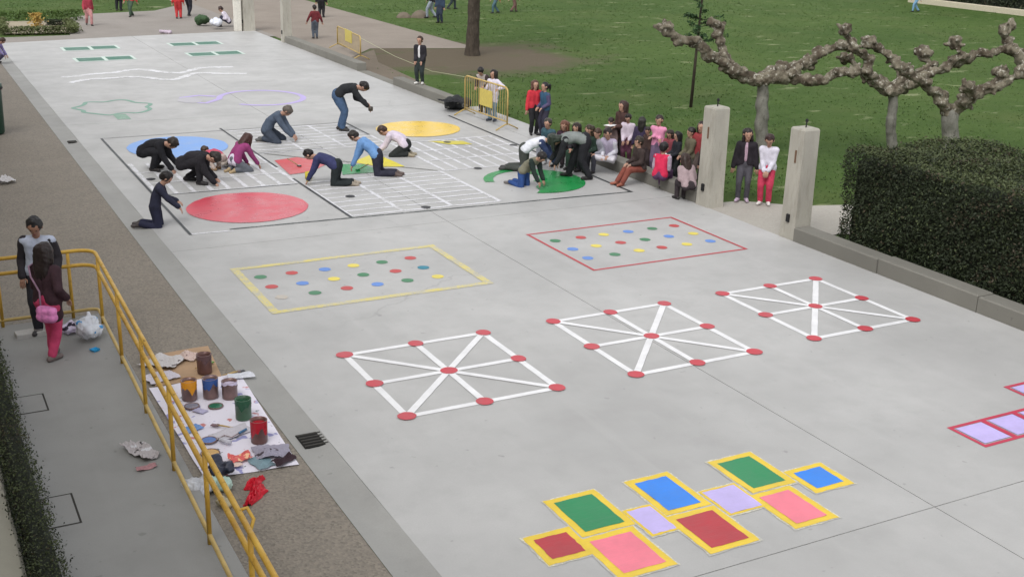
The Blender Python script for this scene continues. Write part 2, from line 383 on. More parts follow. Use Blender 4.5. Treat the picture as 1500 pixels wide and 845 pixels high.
for i in range(rows + 1):
    y = -2 + 17.9 * i / rows
    for x, z in ((-3, 0), (-3, .30), (.30, .30), (.47, .28), (.50, .24), (.50, 0)): CV.append((x + rnd.uniform(-.008, .008), y, z + rnd.uniform(-.006, .006)))
for i in range(rows):
    for k in range(5): a = i * 6 + k; CF.append((a, a + 6, a + 7, a + 1))
cop.add(CV, CF); co = cop.build('stone_wall', mat_concrete('rough_render', (.36, .345, .285), .9)); tag(co, 'low pale rough stone wall at the left edge beside the narrow hedge', 'wall')

# unseen building at left, added and sized to shade walkway and near court
t = empty('unseen_building', (-2.6, 8, 0), 0, 'unseen building wall left of the frame, added to shade the walkway', 'building')
bw = MB(); YB = [-34, 36]; ZR = [(0, 1.0), (2.6, 4.4), (6.0, 8.3)]
for z0, z1 in ZR: bw.box(-9, YB[0] - 8, z0, 0, YB[1] - 8, z1)
ww = 14
for r in range(2):
    z0, z1 = ZR[r][1], ZR[r + 1][0]
    for k in range(ww + 1): yy = YB[0] - 8 + (YB[1] - YB[0]) * k / ww; bw.box(-9, max(yy - 1.2, YB[0] - 8), z0, -.002, min(yy + 1.2, YB[1] - 8), z1)
bw.build('wall', plain((214, 200, 178), .9, .1, sc=3), t)
for r in range(2):
    z0, z1 = ZR[r][1], ZR[r + 1][0]
    for k in range(ww):
        y0 = YB[0] - 8 + (YB[1] - YB[0]) * k / ww + 1.2; y1 = YB[0] - 8 + (YB[1] - YB[0]) * (k + 1) / ww - 1.2
        b = MB(); b.box(-.16, y0, z0, -.10, y1, z0 + .07); b.box(-.16, y0, z1 - .07, -.10, y1, z1); b.box(-.16, y0, z0 + .07, -.10, y0 + .07, z1 - .07); b.box(-.16, y1 - .07, z0 + .07, -.10, y1, z1 - .07); b.box(-.16, (y0 + y1) / 2 - .03, z0 + .07, -.10, (y0 + y1) / 2 + .03, z1 - .07)
        f = b.build('window', plain((120, 112, 100), .5), t); MB().box(-.14, y0 + .06, z0 + .06, -.13, y1 - .06, z1 - .06).build('pane', plain((36, 42, 48), .12, .05), f)
MB().box(-9.3, YB[0] - 8.3, 8.3, .35, YB[1] - 7.7, 8.5).build('roof', plain((140, 132, 120), .9), t)

def leaf_cloud(P, Nrm, size, jn=.9):
    """small bent leaves at points P facing roughly Nrm"""
    V = []; F = []; n = len(P)
    D = Nrm + RN.normal(size=(n, 3)) * jn; D /= np.linalg.norm(D, axis=1)[:, None]
    A = np.cross(D, RN.normal(size=(n, 3))); A /= np.linalg.norm(A, axis=1)[:, None] + 1e-9; B = np.cross(D, A)
    s = size * RN.uniform(.6, 1.3, n)
    Q = np.stack([P - A * s[:, None], P + B * (s * .5)[:, None] + D * (s * .2)[:, None], P + A * s[:, None], P - B * (s * .5)[:, None] + D * (s * .2)[:, None]], 1).reshape(-1, 3)
    F = (np.arange(n)[:, None] * 4 + np.arange(4)).tolist()
    return Q, F
def box_hedge(name, x0, y0, x1, y1, h, n, size, label, bump=.06, lite=None):
    t = empty(name, ((x0 + x1) / 2, (y0 + y1) / 2, 0), 0, label, 'hedge'); cx, cy = (x0 + x1) / 2, (y0 + y1) / 2
    b = MB(); m = min(.14, (x1 - x0) * .16)
    b.box(x0 + m - cx, y0 + m - cy, 0, x1 - m - cx, y1 - m - cy, h - m, .05); b.build('branch_core', M_hedge_core, t)
    ar = np.array([(y1 - y0) * h, (y1 - y0) * h * .3, (x1 - x0) * h, (x1 - x0) * h * .5, (x1 - x0) * (y1 - y0)]); ar = (ar / ar.sum() * n).astype(int)
    Ps = []; Ns = []
    for f, k in enumerate(ar):
        u = RN.random(k); v = RN.random(k)
        if f == 0: P = np.stack([np.full(k, x0), y0 + u * (y1 - y0), v * h], 1); nn = (-1, 0, .3)
        elif f == 1: P = np.stack([np.full(k, x1), y0 + u * (y1 - y0), v * h], 1); nn = (1, 0, .3)
        elif f == 2: P = np.stack([x0 + u * (x1 - x0), np.full(k, y0), v * h], 1); nn = (0, -1, .3)
        elif f == 3: P = np.stack([x0 + u * (x1 - x0), np.full(k, y1), v * h], 1); nn = (0, 1, .3)
        else: P = np.stack([x0 + u * (x1 - x0), y0 + v * (y1 - y0), np.full(k, h)], 1); nn = (0, 0, 1)
        nn = np.array(nn, float); nn /= np.linalg.norm(nn)
        lump = bump * (np.sin(P @ np.array([2.1, 1.7, 3.1]) * 1.3) * .6 + np.sin(P @ np.array([-3.9, 4.6, 2.2])) * .4)
        P = P + nn * (lump + RN.normal(size=k) * .035 - .02)[:, None]
        Ps.append(P - np.array([cx, cy, 0])); Ns.append(np.tile(nn, (k, 1)))
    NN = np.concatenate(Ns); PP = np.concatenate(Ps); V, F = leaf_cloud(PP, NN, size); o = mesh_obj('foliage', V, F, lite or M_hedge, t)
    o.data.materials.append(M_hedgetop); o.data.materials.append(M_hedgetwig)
    sky_lit = (RN.random(len(PP)) < np.where(NN[:, 2] > .9, .75, .06)); clump = np.sin(PP @ np.array([1.9, 2.7, 2.3])) * np.sin(PP @ np.array([-2.9, 1.3, 3.7])); dry = (RN.random(len(PP)) < .03 + .22 * (clump > .62))  # most top leaves get the painted sky-lit tone, few side ones
    o.data.polygons.foreach_set('material_index', np.where(dry, 2, np.where(sky_lit, 1, 0)).astype(np.int32)); return t
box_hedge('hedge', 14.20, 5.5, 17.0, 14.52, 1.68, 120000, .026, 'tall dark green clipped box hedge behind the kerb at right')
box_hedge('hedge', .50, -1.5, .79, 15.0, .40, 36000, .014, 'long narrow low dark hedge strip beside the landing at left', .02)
# ---- kerb walls
def kerb(y0, y1, label, zt=.25):
    t = empty('kerb_wall', (13.64, y0, 0), 0, label, 'kerb', 'low concrete kerb walls along the right side of the court')
    n = max(1, round((y1 - y0) / 1.9)); L = (y1 - y0) / n
    for i in range(n):
        d = rnd.uniform(-.008, .008); e = rnd.uniform(-.01, .008)
        MB().box(d, i * L + .008, -.04, .33 + d, (i + 1) * L - .008, zt + e, .018).build('kerb_block', M_kerb, t)
    MB().box(.03, .02, -.04, .30, y1 - y0 - .02, zt - .05).build('mortar', M_joint, t)
kerb(36.4, 44.1, 'far kerb wall running from the far concrete post to the path gap'); kerb(29.1, 33.3, 'short kerb wall under the boy in the open black jacket, ending at the black bag')
kerb(17.85, 24.0, 'kerb wall where the seated children watch, up to the left gate post'); kerb(5.0, 15.0, 'long kerb wall in front of the dark box hedge at right')
# flush concrete strip in the barrier opening
o = MB().box(13.66, 24.01, -.06, 14.5, 29.08, -.004).build('threshold', M_slab); o['kind'] = 'structure'
o = MB().box(13.66, 33.32, -.06, 14.02, 36.38, -.004).build('threshold', M_kerb); o['kind'] = 'structure'
# ---- concrete posts
def post(x, y, h, label, w=.36):
    t = empty('gate_post', (x, y, 0), rnd.uniform(-.02, .02), label, 'post', 'square concrete posts along the court'); a = w / 2
    b = MB(); V = []
    for z, s in ((-.05, 1.06), (.12, 1.03), (.3, 1.0), (h - .03, .95), (h, .86)):
        V += [(-a * s, -a * s, z), (a * s, -a * s, z), (a * s, a * s, z), (-a * s, a * s, z)]
    F = [(16, 17, 18, 19)]
    for k in range(4): F += [(k * 4 + i, k * 4 + (i + 1) % 4, k * 4 + 4 + (i + 1) % 4, k * 4 + 4 + i) for i in range(4)]
    b.add(V, F).build('shaft', M_post, t)
    MB().tube([(0, 0, h - .02), (.01, 0, h + .10)], .012, 6).lathe([(.0, .08), (.028, .10), (.024, .14), (0, .155)], (.01, 0, h), 8, False, False).build('iron_spike', M_rub, t)
    MB().box(-a * 1.0 - .03, -.035, .30, -a * .99, .035, .44, .01).build('hinge_plate', M_rub, t)
    MB().box(-a * .98 - .012, -.03, h - .6, -a * .95, .0, h - .38, .004).build('rust_plate', plain((110, 84, 66), .9), t)
P = at(1043, 302); post(13.80, 17.62, height_for((13.80, 17.62, 0), 156), 'left concrete gate post between the seated children and the two standing girls')
post(13.84, 15.20, height_for((13.84, 15.20, 0), 187), 'right concrete gate post standing next to the dark box hedge')
post(13.78, 44.35, 2.35, 'slim grey concrete post at the far end of the far kerb wall', .34)
post(13.45, 48.45, 2.5, 'wide grey concrete post far back at the end of the court', .44)
t = empty('white_post', (13.02, 48.5, 0), 0, 'narrow white painted post far back left of the wide grey post', 'post'); MB().box(-.13, -.13, -.05, .13, .13, 1.25, .02).build('shaft', plain((225, 222, 212), .6), t); MB().box(-.15, -.15, 1.25, .15, .15, 1.31, .015).build('cap', plain((215, 212, 202), .6), t)
# ---- drains
def drain(x, y, lx, ly, label):
    t = empty('drain_grate', (x, y, 0), 0, label, 'drain', 'drain grates in the gutter')
    MB().box(-lx, -ly, -.034, lx, ly, -.006).build('pit', plain((22, 22, 20), .95), t)
    n = 5
    for i in range(n): yy = -ly + (i + .5) * 2 * ly / n; MB().box(-lx + .01, yy - .010, -.012, lx - .01, yy + .010, .002).build('bar', plain((62, 60, 56), .8), t)
drain(3.56, 11.02, .14, .17, 'dark iron drain grate in the gutter beside the paint sheet'); drain(3.56, 27.9, .10, .12, 'small dark drain grate far along the gutter left of the painted game')

# ================================================================== PAINTED GAMES
Z1, Z2, Z3, Z4 = .004, .0065, .009, .0115
GR = 'games painted on the concrete court'
def game(label): return empty('painted_game', (0, 0, 0), 0, label, 'painted game', GR)
def seg(t, name, pts, w, z, mat, **k): return MB().ribbon(pts, w, z, **k).build(name, mat, t)
P_white = paint((236, 236, 238), .10); P_red = paint((196, 62, 74), .08, .42)
def board(cx, cy, sx, sy, label):
    t = game(label); hx, hy = sx / 2, sy / 2; w = .085
    c = [(-1, -1), (1, -1), (1, 1), (-1, 1)]
    for i in range(4):
        a, b = c[i], c[(i + 1) % 4]; seg(t, 'painted_line', [(cx + a[0] * hx, cy + a[1] * hy), (cx + b[0] * hx, cy + b[1] * hy)], w, Z1 if i % 2 else Z1 + .0008, P_white)
    seg(t, 'painted_line', [(cx - hx, cy), (cx + hx, cy)], w, Z1 + .0016, P_white); seg(t, 'painted_line', [(cx, cy - hy), (cx, cy + hy)], w, Z1 + .0024, P_white)
    seg(t, 'painted_line', [(cx - hx, cy - hy), (cx + hx, cy + hy)], w, Z1 + .0032, P_white); seg(t, 'painted_line', [(cx - hx, cy + hy), (cx + hx, cy - hy)], w, Z1 + .004, P_white)
    for i in (-1, 0, 1):
        for j in (-1, 0, 1): MB().disc(cx + i * hx + rnd.uniform(-.01, .01), cy + j * hy, .105 * rnd.uniform(.94, 1.06), .105, Z4, 22, .03).build('painted_dot', P_red, t)
board(5.682, 12.13, 1.96, 2.02, 'white painted three-in-a-row board with red dots, nearest the paint cans')
board(8.685, 12.107, 1.86, 2.07, 'white painted three-in-a-row board with red dots, middle of the three')
board(11.61, 12.15, 1.84, 2.03, 'white painted three-in-a-row board with red dots, nearest the dark hedge')
CP = {'g': paint((62, 128, 88), .1), 'r': paint((190, 72, 72), .1), 'b': paint((96, 140, 214), .12), 'y': paint((228, 210, 92), .2), 't': paint((40, 128, 150), .1), 'o': paint((222, 190, 140), .45)}
def dotgame(x0, y0, x1, y1, w, mat, dots, xs0, dx, rows, label):
    t = game(label); e = w / 2
    seg(t, 'painted_line', [(x0 - e, y0), (x1 + e, y0)], w, Z1, mat); seg(t, 'painted_line', [(x0 - e, y1), (x1 + e, y1)], w, Z1, mat)
    seg(t, 'painted_line', [(x0, y0 - e), (x0, y1 + e)], w, Z1 + .001, mat); seg(t, 'painted_line', [(x1, y0 - e), (x1, y1 + e)], w, Z1 + .001, mat)
    for r, yy in enumerate(rows):
        for k, ch in enumerate(dots[r]): MB().disc(xs0 + dx * k + rnd.uniform(-.02, .02), yy + rnd.uniform(-.02, .02), .095, .095, Z1, 18, .05).build('painted_dot', CP[ch], t)
dotgame(4.375, 15.03, 7.70, 17.15, .12, paint((224, 208, 112), .38), ('grbygr', 'rbygrt', 'ogrbgy'), 4.65, .49, (16.64, 16.12, 15.62), 'yellow painted rectangle with three rows of coloured dots')
dotgame(9.52, 14.93, 12.55, 17.13, .05, paint((190, 62, 70), .14), ('grybgr', 'byrgby', 'bgyryb'), 9.79, .495, (16.61, 16.07, 15.55), 'thin red painted rectangle with three rows of coloured dots')
# hopscotch of coloured cells framed in yellow
t = game('yellow framed hopscotch of green, blue, pink, red and lavender cells')
P_frame = paint((232, 200, 60), .16); P_chalk = paint((232, 228, 200), .42); P_lav = paint((196, 182, 236), .1)
HC = dict(G=paint((42, 138, 88), .06), B=paint((52, 134, 232), .06), R=paint((182, 52, 62), .06, .38), P=paint((240, 128, 146), .08), L=P_lav)
cells = [('R', 4.63, 7.74, 5.12, 8.24), ('G', 5.14, 8.02, 5.72, 8.76), ('P', 5.08, 7.27, 5.67, 7.99), ('L', 5.74, 7.76, 6.06, 8.27), ('B', 6.08, 8.02, 6.61, 8.76), ('R', 6.04, 7.28, 6.61, 7.99), ('L', 6.64, 7.76, 7.08, 8.27), ('G', 7.12, 8.02, 7.68, 8.76), ('P', 7.05, 7.29, 7.57, 7.99), ('B', 7.71, 7.75, 8.21, 8.25)]
for i, (c, x0, y0, x1, y1) in enumerate(cells):
    f = .03 if c == 'L' else .075
    def wob(d, j, m=7):
        P = [(x0 + d, y0 + d), (x1 - d, y0 + d), (x1 - d, y1 - d), (x0 + d, y1 - d)]; Q = []
        for k in range(4):
            a, b = P[k], P[(k + 1) % 4]
            for i_ in range(m): q = i_ / m; Q.append((a[0] + (b[0] - a[0]) * q + rnd.uniform(-j, j), a[1] + (b[1] - a[1]) * q + rnd.uniform(-j, j)))
        return Q
    def ring(o_, i_, z, name, mat, jo, ji):
        A, B = wob(o_, jo), wob(i_, ji); m = len(A); MB().add([(*p_, z) for p_ in A + B], [(k, (k + 1) % m, m + (k + 1) % m, m + k) for k in range(m)]).build(name, mat, t)
    zz = Z1 + .0006 * (i % 4)
    ring(-.022, .0, zz, 'chalk_edge', P_chalk, .010, .004)
    ring(-.004, f, zz + .0025, 'cell_frame', P_frame, .006, .005)
    MB().poly(wob(f - .004, .005), Z3 + .0004 * (i % 3)).build('cell_fill', HC[c], t)
# red framed lavender hopscotch leaving the right edge
t = game('red framed lavender hopscotch cut by the right edge')
P_rl = paint((196, 56, 84), .12); w = .05
LC = [(10.14 + .52 * i, 7.76, 10.66 + .52 * i, 8.31) for i in range(3)] + [(11.72, 8.32, 12.24, 8.87), (11.72, 7.2, 12.24, 7.75), (12.26, 7.76, 12.78, 8.31)]
for i, (x0, y0, x1, y1) in enumerate(LC):
    e = .026; V = [(x0, y0), (x1, y0), (x1, y1), (x0, y1)]; I = [(x0 + w, y0 + w), (x1 - e, y0 + w), (x1 - e, y1 - w), (x0 + w, y1 - w)]
    MB().add([(*a, Z1 + .0008 * (i % 3)) for a in V + I], [(k, (k + 1) % 4, 4 + (k + 1) % 4, 4 + k) for k in range(4)]).build('cell_frame', P_rl, t)
    d = .018; MB().poly([(I[0][0] + d, I[0][1] + d), (I[1][0] - d, I[1][1] + d), (I[2][0] - d, I[2][1] - d), (I[3][0] + d, I[3][1] - d)], Z2 + .002).build('cell_fill', P_lav, t)
# the big board game being painted
t = game('large square four-player board game with four corner discs being painted by the group')
P_blk = paint((46, 50, 54), .2); P_grn = paint((22, 142, 70), .06, .3); P_blkd = paint((38, 38, 42), .05)
for nm, a, w, m in (('painted_line', [(4.21, 19.3), (4.21, 28.0)], .05, P_blk), ('painted_line', [(4.9, 19.4), (12.95, 19.08)], .055, paint((52, 62, 62), .3)), ('painted_line', [(12.95, 19.05), (13.05, 28.0)], .06, P_blk), ('painted_line', [(7.1, 19.35), (7.06, 22.6)], .055, P_blk), ('painted_line', [(7.06, 23.7), (7.04, 28.3)], .05, P_blk), ('painted_line', [(10.15, 26.3), (10.15, 28.0)], .06, P_blk), ('painted_line', [(4.3, 22.2), (7.0, 22.15)], .05, paint((70, 74, 78), .35)), ('painted_line', [(7.1, 25.2), (8.6, 25.2)], .05, paint((70, 74, 78), .35)), ('painted_line', [(4.24, 28.0), (10, 28.05)], .05, paint((120, 122, 126), .45))):
    seg(t, nm, a, w, Z2, m)
P_lane = paint((230, 230, 236), .36)
seg(t, 'painted_line', [(4.2, 19.35), (4.95, 19.3)], .07, Z1, P_lane)
for k in range(9):
    y = 19.45 + .34 * k; seg(t, 'painted_line', [(7.16, y), (10.14, y - .05)], .075, Z1, P_lane, jit=.15)
    y = 25.15 + .34 * k; seg(t, 'painted_line', [(7.16, y), (10.1, y)], .08, Z1, P_lane, jit=.15)
    x = 4.3 + .34 * k; seg(t, 'painted_line', [(x, 22.2), (x, 25.1)], .085, Z1, P_lane, jit=.15)
    x = 10.25 + .32 * k; seg(t, 'painted_line', [(x, 22.2), (x, 25.1)], .075, Z1, P_lane, jit=.15)
for k in range(4):
    x = 7.12 + k * 1.01; seg(t, 'painted_line', [(x, 19.4), (x - .02, 22.15)], .08, Z1 + .001, P_lane, jit=.12)
    if k: seg(t, 'painted_line', [(x, 25.15), (x, 27.95)], .07, Z1 + .001, P_lane, jit=.12)
    y = 22.15 + k * 1.0
    if k < 3: seg(t, 'painted_line', [(4.3, y + .06), (7.0, y + .06)], .07, Z1 + .001, P_lane, jit=.12)
    seg(t, 'painted_line', [(10.2, y), (12.9, y)], .08, Z1 + .001, P_lane, jit=.12)
seg(t, 'painted_line', [(7.2, 25.1), (10.1, 22.2)], .04, Z2 + .001, paint((110, 108, 100), .3))
MB().disc(5.60, 20.74, 1.10, 1.10, Z2 + .002, 48, .012).build('colour_disc', paint((206, 66, 84), .06, .3), t)
MB().disc(5.62, 26.5, 1.10, 1.16, Z2 + .002, 48, .012).build('colour_disc', paint((112, 160, 226), .2, .4), t)
MB().disc(11.56, 26.6, 1.06, 1.02, Z2 + .002, 48, .012).build('colour_disc', paint((232, 192, 20), .05, .3), t)
# green disc half done: ring arc plus filled part
arc = [(11.6 + .95 * math.cos(a), 20.65 + 1.0 * math.sin(a)) for a in np.linspace(math.radians(75), math.radians(168), 18)]
seg(t, 'colour_arc', arc, .2, Z2 + .002, P_grn, step=.3)
pts = [(11.6 + 1.03 * math.cos(a), 20.62 + 1.06 * math.sin(a)) for a in np.linspace(math.radians(-118), math.radians(72), 30)]
inn = [(11.75, 21.3), (11.9, 21.0), (11.78, 20.75), (11.55, 20.62), (11.62, 20.4), (11.35, 20.15), (11.28, 19.85)]
MB().poly(pts + inn, Z2 + .002).build('colour_disc', P_grn, t)
MB().poly([(7.1, 22.95), (7.2, 24.35), (7.75, 24.5), (8.25, 23.75), (7.6, 23.05)], Z2 + .002).build('centre_triangle', paint((204, 74, 80), .14, .4), t)
MB().poly([(8.1, 22.55), (9.0, 22.5), (8.85, 23.3), (8.4, 23.5)], Z2 + .002).build('centre_triangle', P_grn, t)
MB().poly([(8.7, 23.6), (9.5, 24.3), (9.6, 22.8), (9.1, 22.95)], Z2 + .002).build('centre_triangle', paint((222, 208, 60), .08, .4), t)
MB().poly([(11.15, 25.1), (11.95, 24.85), (12.0, 24.4), (11.5, 24.55)], Z2 + .002).build('paint_patch', paint((206, 192, 40), .1, .4), t)
for px, py in ((513, 288), (624, 304), (700, 247), (752, 213), (221, 263), (655, 209)): a = at(px, py); MB().disc(a[0], a[1], .09, .10, Z3, 16, .06).build('painted_dot', P_blkd, t)
# far markings
t = game('two long wavy white lines painted at the far end of the court'); P_w2 = paint((236, 236, 240), .36)
for y0, ph, x0 in ((38.2, 0, 4.7), (36.9, 1.4, 4.75)):
    seg(t, 'painted_line', [(x, y0 + .42 * math.sin(x * 2.1 + ph) + .2 * math.sin(x * 3.7 + ph)) for x in np.linspace(x0, 10.1, 70)], .26, Z1 + .001 * (ph > 0), P_w2, jit=.35)
for x0, yb, lab in ((5.68, 43.9, 'block of four green painted rectangles at far left of the court'), (9.47, 44.2, 'block of four green painted rectangles nearer the far white post')):
    t = game(lab)
    for i, (dx, dy) in enumerate(((0, 0), (.95, .12), (0, -2.9), (.95, -2.8))):
        x, y = x0 + dx, yb + dy; MB().poly([(x - .1, y - .12), (x + .92, y - .08), (x + .92, y + .95), (x - .1, y + .9)], Z1 + .0006 * i).build('cell_frame', paint((206, 224, 214), .3), t); MB().poly([(x, y), (x + .82, y + .03), (x + .82, y + .8), (x, y + .78)], Z3).build('cell_fill', paint((52, 112, 92), .08), t)
t = game('faint green painted tree outline near the left gutter'); P_tg = paint((118, 160, 142), .2)
seg(t, 'painted_line', [(5.2 + .92 * math.cos(a) * (1 + .10 * math.sin(7 * a)), 32.05 + 1.05 * math.sin(a) * (1 + .14 * math.sin(6 * a + 1))) for a in np.linspace(0, 6.2832, 60)], .12, Z1, P_tg)
MB().poly([(4.98, 30.25), (5.3, 30.2), (5.3, 30.95), (4.98, 31.0)], Z1 + .002).build('trunk_patch', paint((120, 160, 138), .3), t)
t = game('lilac painted cloud outline behind the bending man'); P_ll = paint((186, 170, 224), .2)
seg(t, 'painted_line', [(9.25 + 1.15 * math.cos(a), 32.3 + 1.25 * math.sin(a)) for a in np.linspace(-2.4, 3.0, 34)] + [(7.6, 31.9), (7.15, 32.3), (7.2, 33.0), (7.7, 33.2), (8.1, 32.9)], .17, Z1, P_ll)
MB().disc(7.3, 32.5, .34, .5, Z1 + .002, 20, .1).build('paint_patch', paint((200, 192, 226), .5), t)
for px, py, c, r, lab in ((745, 543, (222, 140, 150), .06, None),):
    pass

# ================================================================== FURNITURE
def railx(y): return 2.12 + (y - 15.5) * .018
t = empty('railing', (0, 0, .10), 0, 'yellow tubular steel railing around the landing with double top bar', 'railing')
R = .025
def railpath(z, rr):
    yc = 15.62; xc = railx(15.5)
    pts = [(-1.6, yc, z), (xc - rr, yc, z)]
    for a in np.linspace(90, 0, 7)[1:]: pts.append((xc - rr + rr * math.cos(math.radians(a)), yc - rr + rr * math.sin(math.radians(a)), z))
    pts += [(railx(y), y, z) for y in (13, 11, 9, 7, 5)]
    return pts
for nm, z, rr in (('top_rail', .92, .22), ('mid_rail', .72, .22), ('bottom_rail', .09, .10)):
    MB().tube(railpath(z, rr), R if nm != 'bottom_rail' else .022, 10).build(nm, M_yel if nm != 'bottom_rail' else M_yel_dull, t, True)
for x, y in ((.93, 15.62), (1.80, 15.62), (-.2, 15.62)): MB().tube([(x, y, -.02), (x, y, .90)], .022, 8).build('post', M_yel, t, True)
for y in (15.25, 13.75, 12.2, 10.72, 9.2, 7.7, 6.2): MB().tube([(railx(y), y, -.02), (railx(y), y, .90)], .022, 8).build('post', M_yel, t, True)
b = MB().tube([(railx(8.05), 8.05, .92), (railx(8.05) + .07, 8.05, .93), (railx(8.05) + .10, 7.98, .86), (railx(8.05) + .04, 7.9, .78)], .016, 6); b.build('rail_bracket', M_yel, t, True)
def barrier(p0, p1, label, h=1.05, panel=True):
    p0 = np.array(p0[:2]); p1 = np.array(p1[:2]); d = p1 - p0; L = float(np.linalg.norm(d)); rz = math.atan2(d[1], d[0])
    t = empty('barrier', (p0[0], p0[1], -.005), rz, label, 'barrier', 'yellow barriers beside the court')
    fr = MB().tube([(.05, 0, .14), (.05, 0, h - .12), (.08, 0, h - .04), (.16, 0, h), (L - .16, 0, h), (L - .08, 0, h - .04), (L - .05, 0, h - .12), (L - .05, 0, .14)], .022, 8); fr.tube([(.05, 0, .2), (L - .05, 0, .2)], .018, 8); fr.build('frame', M_yel_dull, t, True)
    for x in (.05, L - .05): MB().tube([(x, -.32, .012), (x, -.05, .14), (x, .05, .14), (x, .32, .012)], .018, 6).build('foot', M_yel_dull, t, True)
    n = int(L / .13)
    for i in range(1, n): x = .05 + (L - .1) * i / n; MB().tube([(x, 0, .2), (x, 0, h)], .007, 5).build('bar', M_yel_dull, t)
    if panel: MB().box(L * .38, -.03, .42, L * .66, -.018, .85, .004).build('sign_panel', plain((206, 188, 96), .5), t)
barrier((13.52, 28.05), (13.62, 25.7), 'yellow barrier with a small panel standing by the girl in the white coat')
barrier((15.05, 42.2), (14.7, 38.8), 'yellow barrier with a panel at the edge of the earth path, farther back', .8)
tp = MB().tube([(14.7, 38.8, .75), (14.4, 35, .62), (13.9, 31, .72), (13.52, 28.05, 1.0)], .006, 5).build('barrier_tape', plain((186, 190, 150), .5)); tag(tp, 'pale tape strung between the two yellow barriers behind the boy', 'tape')
# litter bin cut by the left edge
p = at(-12, 196); t = empty('litter_bin', (p[0], p[1], 0), 0, 'dark green litter bin on the pavement at the left edge', 'bin'); h = 1.15
MB().lathe([(.26, 0), (.29, .04), (.31, h - .1), (.33, h - .08), (.33, h), (.28, h), (.27, h - .25)], n=20, cap1=True).build('drum', plain((30, 66, 52), .5), t, True); MB().lathe([(.335, h - .12), (.345, h - .10), (.335, h - .06)], n=20, cap0=False, cap1=False).build('rim', M_rub, t, True)

# ================================================================== TREES
def on_plane(base, px, py, dd=0.0):
    f = FW.copy(); f[2] = 0; f /= np.linalg.norm(f); d = FW + (px - 750) / FPX * RT - (py - 422.5) / FPX * UP
    k = ((np.asarray(base)[:2] - CAM[:2]) @ f[:2] + dd) / (d[:2] @ f[:2]); return CAM + d * k
def pollard(base, trunk_px, r, limbs, label, rl=.16):
    t = empty('plane_tree', (base[0], base[1], -.03), 0, label, 'tree', 'pollarded plane trees on the lawn'); B = np.array([base[0], base[1], -.03])
    top = on_plane(base, *trunk_px) - B; b = Blob()
    n = 7; pts = [np.array([0, 0, -.1])] + [top * (i / n) + np.array([rnd.uniform(-.03, .03), rnd.uniform(-.03, .03), 0]) * (i < n) for i in range(1, n + 1)]
    b.chain(pts, [r * 1.25] + [r * (1.08 - .12 * i / n) for i in range(1, n + 1)]); b.build('trunk', M_planetrunk, t, .045, .02, 5)
    for L in limbs:
        b = Blob(); P = []
        for i, q in enumerate(L): P.append(on_plane(base, q[0], q[1], q[2] if len(q) > 2 else 0) - B)
        rs = [rl * (1 - .5 * i / (len(P) - 1)) for i in range(len(P))]
        for i in range(len(P) - 1):
            m = 4; prev = P[i]; pr = rs[i] * (1.0 if i else .95)
            for k in range(1, m + 1):
                f = k / m; q = P[i] + (P[i + 1] - P[i]) * f + (np.array([rnd.uniform(-.07, .07) for _ in range(3)]) if k < m else 0)
                nr = (rs[i] + (rs[i + 1] - rs[i]) * f) * rnd.uniform(.62, 1.05); b.cap(prev, q, pr, nr)
                if rnd.random() < .7:
                    for _ in range(rnd.randint(1, 3)):
                        o = np.array([rnd.uniform(-1, 1), rnd.uniform(-1, 1), rnd.uniform(-.6, 1)]); o /= np.linalg.norm(o); rr = rs[i] * rnd.uniform(.35, .7); b.cap(q, q + o * rs[i] * rnd.uniform(.7, 1.1), rr, rr * rnd.uniform(.5, .95))
                prev = q; pr = nr
            if 0 < i:
                for _ in range(4): o = np.array([rnd.uniform(-1, 1), rnd.uniform(-1, 1), rnd.uniform(-.3, 1)]); o /= np.linalg.norm(o); b.sph(P[i] + o * rs[i] * .8, rs[i] * rnd.uniform(.5, .85))
        e = P[-1]
        for _ in range(9):
            o = np.array([rnd.uniform(-1, 1), rnd.uniform(-1, 1), rnd.uniform(-.5, .9)]); o /= np.linalg.norm(o); b.sph(e + o * rnd.uniform(.06, .15), rnd.uniform(.055, .11))
        for _ in range(5):
            o = np.array([rnd.uniform(-1, 1), rnd.uniform(-1, 1), rnd.uniform(-.1, 1)]); o /= np.linalg.norm(o); b.cap(e + o * .1, e + o * rnd.uniform(.18, .24), .05, .04)
        b.build('limb', M_plane, t, .030, .030, 11, 1)
pollard(at(1117, 226), (1117, 122), .145, [[(1117, 118), (1080, 108), (1060, 82, .2), (1052, 50, .3), (1048, 38, .3)], [(1110, 118), (1075, 105, -.2), (1040, 84, -.5), (1018, 62, -.6), (990, 58, -.8), (972, 42, -.8)], [(1120, 115), (1160, 104, .2), (1200, 80, .4), (1230, 66, .6), (1246, 70, .6)], [(1120, 118), (1160, 114, -.3), (1190, 120, -.5), (1225, 108, -.6), (1250, 108, -.6)], [(1115, 115), (1145, 98, .9), (1185, 92, 1.6)]], 'pollarded plane tree with knobbly limbs behind the two standing girls', .165)
pollard(at(1306, 228), (1308, 136), .12, [[(1308, 136), (1285, 122), (1268, 106, -.2), (1275, 88, -.2), (1250, 72, -.3), (1238, 46, -.3)], [(1306, 132), (1330, 104, .3), (1310, 90, .5), (1285, 70, .6), (1272, 64, .6)], [(1310, 134), (1345, 112, .2), (1365, 96, .3), (1352, 78, .4)], [(1310, 134), (1350, 116, -.2), (1385, 100, -.2), (1412, 84, -.2), (1400, 66, -.1)], [(1300, 134), (1270, 112, .9), (1240, 88, 1.2)]], 'slim pollarded plane tree rising behind the dark hedge, middle of the three', .145)
